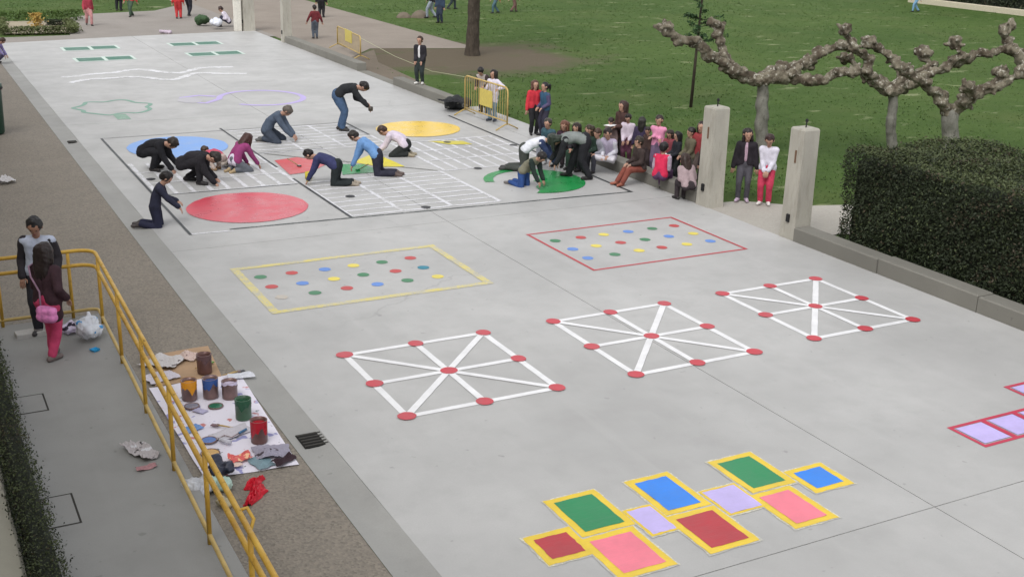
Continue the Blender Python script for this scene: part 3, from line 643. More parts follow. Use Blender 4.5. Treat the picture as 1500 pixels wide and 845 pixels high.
pollard(at(1392, 250), (1392, 168), .19, [[(1390, 166), (1375, 140), (1355, 122, -.2), (1335, 110, -.4), (1318, 100, -.5)], [(1396, 166), (1415, 148), (1432, 136, .2), (1458, 122, .3), (1466, 108, .3)], [(1398, 160), (1425, 142, -.3), (1418, 130, -.4)], [(1432, 136, .2), (1470, 118, .3), (1500, 106, .2)]], 'thick forked pollarded plane tree behind the hedge, rightmost of the three', .155)
pollard(at(1560, 240), (1556, 140), .17, [[(1556, 140), (1520, 100), (1480, 74, .3), (1440, 78, .3), (1405, 90, .4)], [(1556, 140), (1510, 90, .3), (1475, 62, .5), (1470, 48, .5), (1474, 42, .5)], [(1556, 138), (1600, 100), (1640, 80)]], 'pollarded plane tree whose limbs reach in from the right edge', .16)
# young thin conifer
p = at(1012, 156); t = empty('young_conifer', (p[0], p[1], -.03), 0, 'thin young conifer with sparse green tiers on the lawn', 'tree'); H = 4.6
MB().tube([(0, 0, 0), (.05, 0, 1.6), (.12, .02, 3), (.16, 0, H)], [.05, .04, .03, .012], 7).build('trunk', M_dark_bark, t, True)
Ps = []; Ns = []; tw = MB()
for k in range(46):
    z = rnd.uniform(1.55, H - .05); L = .75 * (1 - (z - 1.4) / (H - 1.2)) ** .8 * rnd.uniform(.5, 1.1) + .12; a = rnd.uniform(0, 6.28); x0 = .06 + .03 * z
    e = np.array([x0 + L * math.cos(a), L * math.sin(a), z + L * .25]); s0 = np.array([x0, 0, z]); tw.tube([s0, e], [.012, .004], 4)
    for j in range(46): f = rnd.random() ** .6; Ps.append(s0 + (e - s0) * f + RN.normal(size=3) * .035); Ns.append((0, 0, 1))
tw.build('branches', M_dark_bark, t, kind='stuff'); V, F = leaf_cloud(np.array(Ps), np.array(Ns, float), .045, 1.5); mesh_obj('crown', V, F, mat_leaf('conifer_needles', (.020, .055, .018), (.04, .085, .03)), t)
# dark trunk by the path
p = at(692, 80); t = empty('tall_tree', (p[0], p[1], -.03), 0, 'dark straight tree trunk in the bare earth beside the path, crown above the frame', 'tree')
b = Blob(); b.chain([(0, 0, -.1), (.0, 0, .25), (.02, 0, 1.2), (.05, .02, 2.6), (.10, .0, 4.2), (.15, 0, 6)], [.34, .26, .235, .225, .21, .18]); b.build('trunk', M_dark_bark, t, .06, .02, 5)
Ps = []
for k in range(9):
    a = k * 2.4; b = Blob(); q = [np.array([.11 + .01 * k, 0, 4.0 + .22 * k])]
    for j in range(4): q.append(q[-1] + np.array([math.cos(a + rnd.uniform(-.4, .4)) * .6, math.sin(a + rnd.uniform(-.4, .4)) * .6, rnd.uniform(.3, .7)]))
    b.chain(q, [.10, .08, .06, .045, .03]); b.build('limb', M_dark_bark, t, .04, 0)
    for j in range(420): c = q[rnd.randint(2, 4)]; Ps.append(c + RN.normal(size=3) * .55)
V, F = leaf_cloud(np.array(Ps), np.tile([0, 0, 1.], (len(Ps), 1)), .07, 1.2); mesh_obj('crown', V, F, mat_leaf('tree_leaf', (.04, .07, .02), (.07, .11, .035)), t)
# bed of low plants far left
t = empty('planting_bed', (5.4, 51.3, 0), 0, 'pale planting bed with low clipped edging far left beyond the court', 'planting bed')
MB().poly([(-1.3, -2.1), (1.3, -2.3), (1.9, 2.2), (-.7, 2.6)], .02).build('soil', mat_sand('pale_soil', (.30, .26, .19), (.38, .33, .25)), t)
def edging(p, q, h, n, mat):
    p = np.array(p, float); q = np.array(q, float); u = RN.random(n)[:, None]; P = np.concatenate([p + (q - p) * u + RN.normal(size=(n, 2)) * .10, (RN.random(n) ** .7 * h)[:, None]], 1); V, F = leaf_cloud(P, np.tile([0, 0, 1.], (n, 1)), .05, 1.2); mesh_obj('edging_shrub', V, F, mat, t)
ML1 = mat_leaf('edging_leaf', (.075, .095, .03), (.13, .15, .06)); ML2 = mat_leaf('far_edging_leaf', (.06, .11, .02), (.10, .16, .04)); ML3 = mat_leaf('autumn_leaf', (.40, .25, .05), (.5, .34, .10))
edging((-1.3, -2.1), (1.35, -2.3), .30, 1400, ML1); edging((-1.3, -2.1), (-1.0, 1.6), .3, 1200, ML1); edging((1.35, -2.3), (1.5, .6), .3, 1200, ML1); edging((-1.8, 2.6), (2.3, 2.6), .45, 2200, ML2); edging((.12, .2), (.35, .4), .55, 500, ML3); edging((.7, .8), (1.5, .4), .25, 500, M_hedge)
# background hedge with a pale kerb at far top right
t = empty('far_kerb', (0, 0, 0), 0, 'long pale kerb far back along the dark hedge at top right', 'kerb')
MB().box(56.2, 20, -.05, 56.6, 53.9, .28, .02).build('kerb_stone', plain((190, 182, 160), .8), t)
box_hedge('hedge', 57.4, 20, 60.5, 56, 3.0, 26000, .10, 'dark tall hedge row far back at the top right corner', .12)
b = Blob(); p = at(610, 24)
for k in range(7): a = rnd.uniform(0, 6.28); b.sph((rnd.uniform(-.9, .9), rnd.uniform(-.5, .5), -.05), rnd.uniform(.25, .42))
t = b.build('soil_heap', M_dirt, None, .06, .03, 4); t.location = (p[0], p[1], -.03); tag(t, 'low dark heap of earth on the lawn beside the path', 'earth heap')

# ================================================================== PEOPLE
IMG0 = math.atan2(RT[1], RT[0])
v3 = lambda *a: np.array(a, float)
def nrm(v): return v / (np.linalg.norm(v) + 1e-9)
def ik(a, t, l1, l2, pole):
    d = t - a; L = np.linalg.norm(d); u = d / (L + 1e-9); L = min(L, .995 * (l1 + l2)); L = max(L, abs(l1 - l2) + .02); t = a + u * L
    x = (l1 * l1 - l2 * l2 + L * L) / (2 * L); hh = math.sqrt(max(l1 * l1 - x * x, 0)); pv = nrm(pole - (pole @ u) * u); return a + u * x + pv * hh, t
D2R = math.radians
# poses: everything in units of body height; x forward, y left, z up
def stand(**k):
    d = dict(pel=(0, .515), lean=(2, 4), head=5, hands=[(.03, .16, .47), (.04, -.16, .47)], feet=[(.0, .055, .042), (.02, -.055, .042)], kpole=[(1, .1, 0), (1, -.1, 0)], toe=[(1, .25, 0), (1, -.25, 0)], apole=[(-1, .4, -.2), (-1, -.4, -.2)]); d.update(k); return d
def walk(**k): return stand(feet=[(.13, .05, .045), (-.13, -.05, .06)], pel=(0, .50), hands=[(-.10, .16, .48), (.13, -.15, .50)], **k)
def bend(a=75, **k): return stand(**{**dict(pel=(-.10, .50), lean=(a * .72, a + 12), head=a + 14, hands=[(.27, .06, .36), (.30, -.05, .38)]), **k})
def kneel(a=44, **k):     # sitting on the heels, leaning forward
    d = stand(pel=(-.06, .165), lean=(a - 4, a + 24), head=a + 34, hands=[(.36, .08, .035), (.36, -.09, .035)], feet=[(-.10, .06, .045), (-.10, -.06, .045)], kpole=[(1, .25, .25), (1, -.25, .25)], toe=[(-1, 0, -.25), (-1, 0, -.25)]); d.update(k); return d
def kneel_up(a=12, **k):   # upright on the knees
    d = stand(pel=(-.02, .285), lean=(a, a + 14), head=a + 32, hands=[(.25, .10, .26), (.25, -.10, .26)], feet=[(-.25, .06, .045), (-.25, -.06, .045)], kpole=[(1, .1, -.4), (1, -.1, -.4)], toe=[(-1, 0, -.15), (-1, 0, -.15)]); d.update(k); return d
def fours(a=68, **k): return kneel_up(**{**dict(a=a, pel=(-.05, .265), head=a + 5, hands=[(.34, .10, .03), (.38, -.10, .03)]), **k})
def squat(a=55, **k):
    d = stand(pel=(-.12, .225), lean=(a - 8, a + 24), head=a + 30, hands=[(.30, .08, .06), (.32, -.08, .05)], feet=[(-.02, .08, .042), (.02, -.08, .042)], kpole=[(1, .3, .8), (1, -.3, .8)]); d.update(k); return d
def sit(a=12, ps=.245, **k):  # on a low wall, knees raised, hands on knees; ps: seat height / body height
    d = stand(pel=(0, ps), lean=(a, a + 6), head=a, hands=[(.20, .07, ps + .07), (.20, -.06, ps + .07)], feet=[(.24, .06, .042), (.26, -.06, .042)], kpole=[(1, .1, 1), (1, -.1, 1)]); d.update(k); return d
def cross(a=14, ps=.245, **k):
    d = stand(pel=(0, ps), lean=(a, a + 6), head=a + 12, hands=[(.17, .06, ps + .05), (.17, -.05, ps + .04)], feet=[(.13, -.07, ps - .02), (.16, .07, ps - .02)], kpole=[(.4, 1, .1), (.4, -1, .1)], toe=[(.4, -1, 0), (.4, 1, 0)]); d.update(k); return d
HAIRM = {}; HAND = [None, None]
def hairmat(rgb):
    if rgb in HAIRM: return HAIRM[rgb]
    n = N('hair').obj(); a = n.noise(22, 4, .6, (1, 1, .25)); b = S(*rgb)
    HAIRM[rgb] = n.out(n.mix(n.ramp(a, .3, .7), tuple(v * .6 for v in b), tuple(v * 1.25 for v in b)), .5, a, .012, .7, .35); return HAIRM[rgb]
DARKH = (38, 30, 27); BRNH = (62, 44, 34)
def person(label, loc, ang, h, pose, top, legs, shoes=(45, 42, 42), hair=DARKH, style='short', skin=None, sleeve=None, front=None, hem=0.0, sleeves=1.0, waist=None, group=None, vox=.018, child=True, collar=None, glove=None, legr=1.0):
    skin = skin or M_skin; rz = IMG0 + D2R(ang)
    t = empty('person', loc, rz, label, 'person', group); K = h
    hs = 1.14 if child and h < 1.5 else 1.03; cw = .97 if child else 1.0
    px, pz = pose['pel']; a1, a2 = (D2R(v) for v in pose['lean']); dr = lambda a: v3(math.sin(a), 0, math.cos(a))
    pel = v3(px, 0, pz); wai = pel + .12 * dr(a1); nb = wai + .175 * dr(a2); up2 = dr(a2)
    ha = D2R(pose['head']); hy = D2R(pose.get('turn', 0)); hu = dr(a2 * .3 + ha * .7)
    hc = nb + .036 * nrm(up2 + hu) + .066 * hs * hu
    hf = v3(math.cos(ha) * math.cos(hy), math.sin(hy), -math.sin(ha)); hf = nrm(hf); hl = nrm(np.cross(hu, hf)); huu = np.cross(hf, hl)
    hips = [pel + v3(0, s * .052, -.012) for s in (1, -1)]
    sh = [nb - .030 * up2 + v3(0, s * .098 * cw, 0) for s in (1, -1)]
    el = []; wr = []; kn = []; an = []
    for i in (0, 1):
        e, w = ik(sh[i], v3(*pose['hands'][i]), .165, .150, v3(*pose['apole'][i])); el.append(e); wr.append(w)
        k, a = ik(hips[i], v3(*pose['feet'][i]), .242, .235, v3(*pose['kpole'][i])); kn.append(k); an.append(a)
    toes = [nrm(v3(*q)) for q in pose['toe']]
    cr, sr = math.cos(rz), math.sin(rz); HAND[:] = [v3(loc[0] + K * (cr * q[0] - sr * q[1]), loc[1] + K * (sr * q[0] + cr * q[1]), loc[2] + K * q[2]) for q in (wr[0] + nrm(wr[0] - el[0]) * .06, wr[1] + nrm(wr[1] - el[1]) * .06)]
    # ---- body: one continuous surface, hands with five fingers
    b = Blob(); C = lambda p, q, r0, r1=None: b.cap(p * K, q * K, r0 * K, (r0 if r1 is None else r1) * K)
    for i, s in ((0, 1), (1, -1)):
        o = v3(0, s, 0)
        C(hips[i], wai + o * .026, .050, .044); C(wai + o * .028, nb - .05 * up2 + o * .040, .044, .048); C(nb - .03 * up2 + o * .03, sh[i], .036, .036)
        C(sh[i], el[i], .033, .025); C(el[i], wr[i], .025, .0175)
        C(hips[i], kn[i], .050, .032); C(kn[i], an[i], .032, .020); C(an[i] - v3(0, 0, .012) - toes[i] * .02, an[i] + toes[i] * .08 - v3(0, 0, .022), .022, .016)
        fd = nrm(wr[i] - el[i]); fd = nrm(fd + v3(0, 0, -.25) * (pose['hands'][i][2] > .1)); side = nrm(np.cross(fd, v3(0, 0, 1) if abs(fd[2]) < .85 else v3(1, 0, 0))); pn = np.cross(side, fd)
        for q in (-1, 1): C(wr[i], wr[i] + fd * .046 + side * q * .011, .013, .0125)
        for q, L in ((-1.5, .034), (-.5, .042), (.5, .044), (1.5, .038)):
            p0 = wr[i] + fd * .050 + side * q * .0105; p1 = p0 + (fd + side * q * .06 - pn * .25) * L * .55; p2 = p1 + (fd - pn * .8) * L * .45
            b.finger(p0 * K, p1 * K, .0062 * K, .0056 * K); b.finger(p1 * K, p2 * K, .0056 * K, .0048 * K)
        ts = side * (1 if i == 0 else -1); p0 = wr[i] + fd * .018 + ts * .014; p1 = p0 + (fd * .6 + ts * .8) * .026; b.finger(p0 * K, p1 * K, .0075 * K, .0065 * K); b.finger(p1 * K, (p1 + (fd + ts * .1) * .02) * K, .0065 * K, .005 * K)
    C(nb - .02 * up2, hc, .030, .034)
    C(hc + huu * .012 * hs - hf * .010 * hs, hc + huu * .012 * hs + hf * .004 * hs, .054 * hs); C(hc + hf * .012 * hs, hc + hf * .026 * hs - huu * .045 * hs, .046 * hs, .028 * hs)
    C(hc + hf * .052 * hs + huu * .004 * hs, hc + hf * .057 * hs - huu * .014 * hs, .006 * hs, .009 * hs)
    for s in (1, -1): C(hc + hl * s * .052 * hs + huu * .004, hc + hl * s * .054 * hs - huu * .012, .011 * hs, .009 * hs)
    body = b.build('body', skin, t, vox * .8, 0, smooth=2)
    # ---- face
    for s in (1, -1):
        MB().lathe([(0, -.008), (.006, -.005), (.008, 0), (.006, .005), (0, .008)], tuple((hc + hf * .0545 * hs + hl * s * .021 * hs + huu * .006) * K), 6, False, False).build('eye', M_eye, body, True)
    m0 = (hc + hf * .054 * hs - huu * .032 * hs) * K; MB().tube([m0 + hl * .012 * K, m0 + hf * .004 * K, m0 - hl * .012 * K], [.002 * K, .0035 * K, .002 * K], 6).build('mouth', M_lip, body, True)
    # ---- hair
    b = Blob(); hcc = hc + huu * .018 * hs - hf * .011 * hs
    if style == 'hood': hcol = cloth(hair)
    else: hcol = hairmat(hair)
    C(hcc, hcc - hf * .006, .063 * hs); C(hcc - hf * .012 * hs, hcc - hf * .022 * hs - huu * .03 * hs, .056 * hs, .046 * hs); C(hcc + huu * .03 * hs + hf * .02 * hs, hcc + huu * .018 * hs + hf * .040 * hs, .036 * hs, .022 * hs)
    dn = v3(0, 0, -1)
    if style in ('long', 'hood'):
        bk = hcc - hf * .04 * hs
        drop = .135 if style == 'long' else .09
        for s in (-1, 0, 1):
            q = nb - up2 * .02 - v3(.045, 0, 0) * (1 if a2 < .9 else 0) + hl * s * .035
            C(bk + hl * s * .030, q, .040, .034); C(q, q + nrm(-up2 * .6 + dn * .4) * drop * .5, .034, .022)
            if s: C(hcc + hl * s * .042 * hs, hc + hl * s * .052 * hs - huu * .07 * hs + hf * .006, .026, .020)
        if pose['head'] > 50:
            for s in (-1, 1): C(hcc + hl * s * .045 * hs, hc + hl * s * .04 + dn * .13 - hf * .01, .030, .016)
    elif style == 'pony':
        q = hcc - hf * .068 * hs; C(q, q - hf * .03 - huu * .01, .020, .026); C(q - hf * .03 - huu * .01, q - hf * .035 + dn * .13, .026, .010)
    b.build('hair', hcol, t, vox * .75, .006 * h, 16, 1)
    # ---- top
    tm = cloth(top); b = Blob(); c = .0135
    hemv = pel - dr(a1) * (.03 + hem)
    arms = Blob() if sleeve else b
    def CA(p, q, r0, r1): arms.cap(p * K, q * K, r0 * K, r1 * K)
    for i, s in ((0, 1), (1, -1)):
        o = v3(0, s, 0)
        C(hips[i] + o * .004 + dr(a1) * .02, wai + o * .033, .063 + c * .7, .052 + c); C(wai + o * .035, nb - .05 * up2 + o * .044, .053 + c, .053 + c); C(nb - .032 * up2 + o * .03, sh[i], .037 + c * .8, .036 + c)
        if hem > .02: C(hips[i] + dr(a1) * .02, hips[i] * .75 + (hips[i] + (kn[i] - hips[i]) * min(1, hem / .24 + .2)) * .25 + (kn[i] - hips[i]) * min(.8, hem / .24) * .75, .070, .066)
        if sleeves > 0:
            wq = el[i] + (wr[i] - el[i]) * max(0, (sleeves - .5) * 2) * .97 if sleeves > .5 else sh[i] + (el[i] - sh[i]) * sleeves * 2
            CA(sh[i], el[i] if sleeves >= .5 else wq, .036 + c, .027 + c)
            if sleeves > .5: CA(el[i], wq, .027 + c, .022 + c * .9)
    C(nb - .035 * up2, nb - .004 * up2, .040 + c * .5, .032 + c * .5)
    b.build('top' if hem < .05 else 'coat', tm, t, vox, .0055 * h, 7)
    if sleeve: arms.build('sleeves', cloth(sleeve), t, vox, .005 * h, 9)
    if front:
        b = Blob(); f = v3(math.cos(a2), 0, -math.sin(a2))
        C(wai - .05 * dr(a1) + f * .030, nb - .05 * up2 + f * .034, .040, .034); C(nb - .05 * up2 + f * .034, nb - .01 * up2 + f * .022, .032, .026); b.build('shirt', cloth(front), t, vox, .004, 9)
    if waist:
        b = Blob()
        for s in (1, -1): C(pel + v3(0, s * .045, 0) - dr(a1) * .01, wai + v3(0, s * .034, 0) - dr(a1) * .045, .072, .068)
        b.build('shirt_hem', cloth(waist), t, vox, .004, 9)
    if collar:
        b = Blob(); f = v3(math.cos(a2), 0, -math.sin(a2))
        for k in range(8): a = k * .785; b.sph((nb - .006 * up2 + f * .036 * math.cos(a) + v3(0, .042 * math.sin(a), 0)) * K, .019 * K)
        b.build('scarf', cloth(collar), t, vox * .8, .004, 12)
    if glove:
        for i in (0, 1): b = Blob(); b.cap((el[i] * .3 + wr[i] * .7) * K, wr[i] * K, .031 * K, .029 * K); b.build('cuff', cloth(glove), t, vox * .8, .003, 12)
    # ---- trousers, shoes
    b = Blob()
    C(pel + v3(0, .035, .02), pel + v3(0, -.035, .02), .066)
    for i in (0, 1):
        C(pel + v3(0, .03 * (1 - 2 * i), .0), hips[i], .070, .068); C(hips[i], kn[i], .068 * legr, .050 * legr); C(kn[i], an[i] + (kn[i] - an[i]) * .06, .049 * legr, .040 * legr)
    b.build('trousers', cloth(legs), t, vox, .005 * h, 8)
    sm = plain(shoes, .6, .15)
    for i in (0, 1):
        b = Blob(); td = toes[i]; dn2 = v3(0, 0, -1) if td[0] > -.5 or abs(td[2]) < .1 else v3(0, 0, -1)
        flat = v3(td[0], td[1], 0); flat = nrm(flat); z0 = .024
        p0 = an[i] - flat * .028; p0 = v3(p0[0], p0[1], max(an[i][2] - .018, z0)); p1 = an[i] + flat * .088 + v3(0, 0, td[2] * .06); p1 = v3(p1[0], p1[1], max(an[i][2] - .024 + td[2] * .05, z0 - .002))
        C(an[i], p0, .030, .027); C(p0, p1, .027, .0235); C(an[i], p1 * .6 + p0 * .4, .029, .025); b.build('shoe', sm, t, vox * .8, 0, smooth=2)
    t['_k'] = 1; del t['_k']
    return t
PG = 'people painting the court'; KG = 'children watching along the right kerb'; FG = 'people far back by the lawn and path'
def Hh(foot, top, z=0.0): P = at(*foot, z); return P, height_for(P, top)
# ---- painters on the court
person('crouching adult in black facing the blue disc, nearest the gutter', at(226, 249), -8, 1.72, squat(58, hands=[(.26, .10, .06), (.30, -.14, .03)]), (26, 26, 32), (30, 30, 36), (38, 34, 34), (46, 38, 34), group=PG, child=False)
person('kneeling adult in black bent over next to the child in pink', at(284, 268), -5, 1.74, squat(62, hands=[(.22, .10, .05), (.28, -.10, .04)], feet=[(-.10, .08, .045), (.10, -.08, .042)], head=96), (32, 30, 36), (34, 32, 38), (36, 34, 36), (44, 38, 34), group=PG, child=False)
person('small child in pink crouching between the kneeling adult in black and the magenta top', at(318, 249), 150, 1.15, squat(60), (206, 84, 110), (196, 178, 168), (150, 120, 90), BRNH, group=PG)
person('kneeling girl in a magenta top over a white hem', at(349, 251), 50, 1.42, kneel(26, hands=[(.26, .10, .04), (.30, -.14, .03)], head=55), (150, 62, 116), (104, 108, 116), (172, 150, 116), (70, 44, 40), 'long', waist=(222, 214, 232), group=PG, child=False)
person('kneeling man in a slate blue jumper leaning toward the white lanes', at(398, 207), -4, 1.72, kneel(30, head=74, hands=[(.34, .05, .03), (.36, -.08, .03)]), (82, 94, 112), (62, 70, 84), (84, 84, 84), (96, 88, 82), group=PG, child=False)
person('man in a black jumper and jeans bending over on straight legs', at(497, 191), -2, 1.76, bend(68, pel=(-.02, .50), feet=[(.0, .05, .042), (.05, -.05, .042)], head=92, hands=[(.36, .05, .40), (.41, -.05, .36)], apole=[(-.8, .3, -1), (-.8, -.3, -1)]), (38, 40, 44), (72, 96, 128), (52, 50, 50), (32, 28, 28), group=PG, child=False, legr=1.08)
HANDS = {'pot': HAND[1].copy()}
person('boy kneeling upright on the black line at the left, yellow cuffs', at(236, 331), 10, 1.38, kneel_up(10, head=50, pel=(-.06, .25), hands=[(.20, .10, .30), (.26, -.12, .25)]), (40, 42, 62), (36, 38, 62), (66, 60, 60), (28, 24, 24), glove=(176, 172, 70), group=PG, vox=.015)
person('boy in a navy top crawling toward the red centre triangle', at(489, 270), 176, 1.5, fours(62, head=78), (54, 58, 98), (32, 40, 42), (150, 140, 126), (30, 26, 26), glove=(196, 180, 60), group=PG, vox=.015)
person('boy in a light blue shirt kneeling by the green centre triangle', at(553, 256), 172, 1.55, kneel_up(44, head=62, pel=(.0, .275), hands=[(.34, .10, .06), (.38, -.06, .05)]), (112, 154, 206), (44, 44, 60), (92, 78, 74), (44, 38, 34), group=PG, vox=.015)
person('boy in a pale pink shirt kneeling beside the yellow disc', at(589, 228), 170, 1.55, kneel(48, head=70, hands=[(.34, .10, .05), (.36, -.08, .04)]), (218, 206, 222), (40, 44, 44), (150, 140, 120), (62, 44, 36), group=PG)
person('person in a white top with navy sleeves kneeling behind the green disc', at(770, 250), -8, 1.6, kneel_up(58, head=76, hands=[(.42, .14, .12), (.46, -.06, .06)], pel=(-.03, .30)), (226, 228, 236), (70, 74, 70), (60, 60, 60), (40, 34, 34), sleeve=(52, 66, 104), group=PG, child=False)
person('boy in an olive vest and blue jeans kneeling on the edge of the green disc', at(769, 273), -35, 1.32, kneel_up(40, pel=(-.03, .25), head=70, hands=[(.28, .12, .05), (.34, -.08, .04)]), (128, 126, 108), (46, 78, 138), (110, 106, 104), (34, 30, 30), sleeve=(34, 48, 44), group=PG, vox=.015)
person('woman in black with a grey back bending low to the green disc', at(857, 262), 184, 1.68, bend(86, pel=(.02, .50), lean=(78, 98), head=108, feet=[(-.04, .06, .042), (.20, -.10, .042)], hands=[(.40, .08, .16), (.48, -.05, .12)], apole=[(-.3, .5, -.6), (-.3, -.5, -.6)]), (128, 134, 132), (32, 32, 38), (30, 28, 28), (40, 50, 40), 'long', sleeve=(32, 34, 38), group=PG, child=False, legr=1.1)
# ---- along the kerb
P, h = Hh((600, 124), 58, .25); P[0] = 13.86; person('boy in an open black jacket over a white shirt standing on the short kerb', P, 250, 1.38, stand(hands=[(.09, .08, .50), (.09, -.08, .50)]), (40, 38, 44), (48, 56, 56), (220, 218, 214), BRNH, front=(228, 226, 228), group=KG)
P, h = Hh((692, 166), 105); person('child leaning over the yellow barrier by the black bag', P + v3(.35, 0, 0), 245, 1.3, stand(lean=(18, 30), head=45, hands=[(.22, .10, .58), (.24, -.08, .56)]), (196, 186, 182), (40, 38, 42), (40, 36, 36), (28, 24, 24), sleeve=(70, 58, 58), group=KG)
P, h = Hh((722, 177), 105); person('girl in a long white coat and pale jeans standing by the barrier', P, 235, 1.32, stand(hands=[(.10, .19, .66), (-.02, -.20, .60)]), (226, 220, 234), (128, 160, 180), (60, 66, 80), DARKH, 'long', hem=.10, group=KG)
P, h = Hh((781, 197), 118); person('child in a bright red jacket standing beside the blue jacket', P, 290, h, stand(), (206, 52, 66), (32, 32, 36), (30, 28, 28), (92, 60, 50), 'long', group=KG)
P, h = Hh((797, 199), 121); person('child in a blue jacket standing beside the red jacket', P, 215, h, stand(hands=[(.12, .08, .55), (.12, -.06, .55)]), (52, 88, 116), (52, 50, 66), (40, 40, 44), (34, 30, 36), 'pony', sleeve=(84, 76, 110), group=KG)
kx = 13.84
def seatp(px, py, z=.25): return at(px, py, z)
def seated(label, px, py, ang, h, top, legs, pose=None, **k):
    P = at(px, py, .25); s = .25 + .075 * h; pz = s / h
    po = pose(pz) if pose else sit(ps=pz); return person(label, (P[0], P[1], 0), ang, h, po, top, legs, group=KG, **k)
seated('seated child in a teal top with pale grey trousers, left end of the seated row', 806, 220, 235, 1.32, (60, 92, 104), (146, 148, 158), hair=(60, 56, 50), shoes=(190, 190, 190))
seated('seated child with a bright pink front under a dark jacket', 829, 224, 240, 1.34, (58, 36, 52), (60, 50, 56), hair=(110, 72, 56), style='long', front=(232, 74, 106))
seated('seated long haired child in black next to the bright pink front', 846, 228, 245, 1.34, (38, 36, 40), (46, 70, 56), hair=(48, 36, 32), style='long')
seated('seated long haired child in dark green behind the bending woman', 866, 232, 235, 1.36, (36, 56, 46), (40, 40, 46), hair=(58, 48, 34), style='long')
seated('child in lilac and pale trousers sitting cross-legged on the kerb', 893, 236, 240, 1.36, (176, 166, 188), (212, 208, 216), pose=lambda z: cross(ps=z), hair=(42, 34, 34), sleeve=(206, 204, 214), shoes=(206, 202, 206))
seated('small seated child in a grey hoodie between the dark green top and the lilac top', 879, 234, 225, 1.26, (150, 150, 160), (70, 70, 80), hair=(70, 52, 42))
P, h = Hh((1030, 282), 200, -.03); person('child in dark clothes standing right behind the left gate post', P, 200, h, stand(), (50, 40, 44), (44, 38, 40), hair=(30, 26, 26), style='long', group=KG)
P, h = Hh((893, 240), 172, -.03); person('child in a grey-brown top standing between the lilac top and the tall girl in brown', P, 235, h, stand(head=20), (118, 100, 98), (56, 52, 60), hair=(46, 36, 32), group=KG)
P, h = Hh((909, 240), 148, -.03); person('tall long haired girl in brown holding a white paper, standing behind the kerb', P, 215, h, stand(hands=[(.18, .06, .62), (.16, -.08, .60)]), (78, 54, 50), (44, 36, 40), hair=(60, 40, 36), style='long', hem=.06, group=KG)
HANDS['brown'] = (HAND[0] + HAND[1]) / 2
P, h = Hh((917, 243), 166, -.03); person('girl in a white top standing just behind the kerb, looking down', P, 250, h, stand(head=30, hands=[(.12, .06, .52), (.12, -.06, .50)]), (214, 200, 214), (92, 52, 70), hair=(40, 32, 32), group=KG)
P, h = Hh((936, 248), 172, -.03); person('child in a dark purple jacket seen from behind beside the white top', P, 70, h, stand(), (62, 52, 80), (50, 44, 62), hair=(42, 40, 36), style='long', group=KG)
P, h = Hh((961, 258), 169, -.03); person('child in a light pink jumper with folded arms', P, 240, h, stand(hands=[(.10, -.06, .66), (.11, .06, .64)]), (228, 150, 184), (110, 92, 118), hair=(52, 40, 38), group=KG)
P, h = Hh((947, 252), 186, -.03); person('small dark brown child half hidden behind the rust brown trousers', P, 220, h, stand(head=20), (74, 56, 52), (60, 48, 50), hair=(44, 34, 32), group=KG)
P, h = Hh((978, 264), 190, -.03); person('child in a muted red top between the light pink jumper and the black clothes', P, 235, h, stand(head=24), (140, 66, 76), (56, 50, 60), hair=(50, 36, 34), style='long', group=KG)
seated('child in rust brown trousers sitting low on the kerb with legs stretched out', 938, 252, 205, 1.34, (64, 52, 50), (136, 74, 62), pose=lambda z: sit(ps=z, a=6, feet=[(.36, .07, .05), (.38, -.05, .05)]), hair=(54, 46, 38), shoes=(150, 88, 70))
seated('child in a red-pink vest sitting on the kerb with back to the court', 966, 264, 62, 1.36, (212, 44, 84), (92, 62, 96), hair=(26, 22, 24), sleeve=(176, 160, 176))
P, h = Hh((989, 270), 193, -.03); person('child all in black holding a white sheet of paper', P, 200, h, stand(hands=[(.17, .06, .56), (.17, -.06, .56)]), (34, 36, 44), (30, 34, 36), hair=(28, 26, 28), style='long', group=KG)
HANDS['black'] = (HAND[0] + HAND[1]) / 2
P, h = Hh((1008, 274), 187, -.03); person('boy in an olive green jumper standing near the left gate post', P, 200, h, stand(hands=[(.16, .06, .52), (.16, -.06, .54)]), (104, 98, 80), (80, 78, 72), hair=(36, 30, 28), group=KG)
P, h = Hh((1022, 276), 178, -.03); person('child in a brick red top half hidden by the left gate post', P, 230, h, stand(), (156, 62, 66), (92, 80, 76), hair=(46, 32, 32), style='long', group=KG)
seated('child in a grey-pink jumper sitting on the kerb beside the left gate post', 1009, 279, 110, 1.3, (170, 150, 154), (60, 52, 56), hair=(58, 44, 40), style='long', pose=lambda z: sit(ps=z, a=24))
P, h = Hh((1087, 294), 188); person('long haired girl in a black cardigan and grey leggings standing between the posts', P, 255, h, stand(feet=[(.0, .05, .042), (.03, -.06, .042)], turn=15), (40, 34, 42), (84, 82, 90), (190, 170, 190), (40, 30, 30), 'long', front=(190, 160, 178), hem=.02, group=KG, vox=.015, legr=.9)
P, h = Hh((1119, 299), 196); person('short haired child in a white jumper and pink-red trousers between the posts', P, 250, h, stand(head=28, hands=[(.12, .03, .50), (.12, -.03, .50)]), (222, 218, 232), (208, 66, 96), (226, 222, 220), (58, 40, 38), group=KG, vox=.015, legr=1.0)
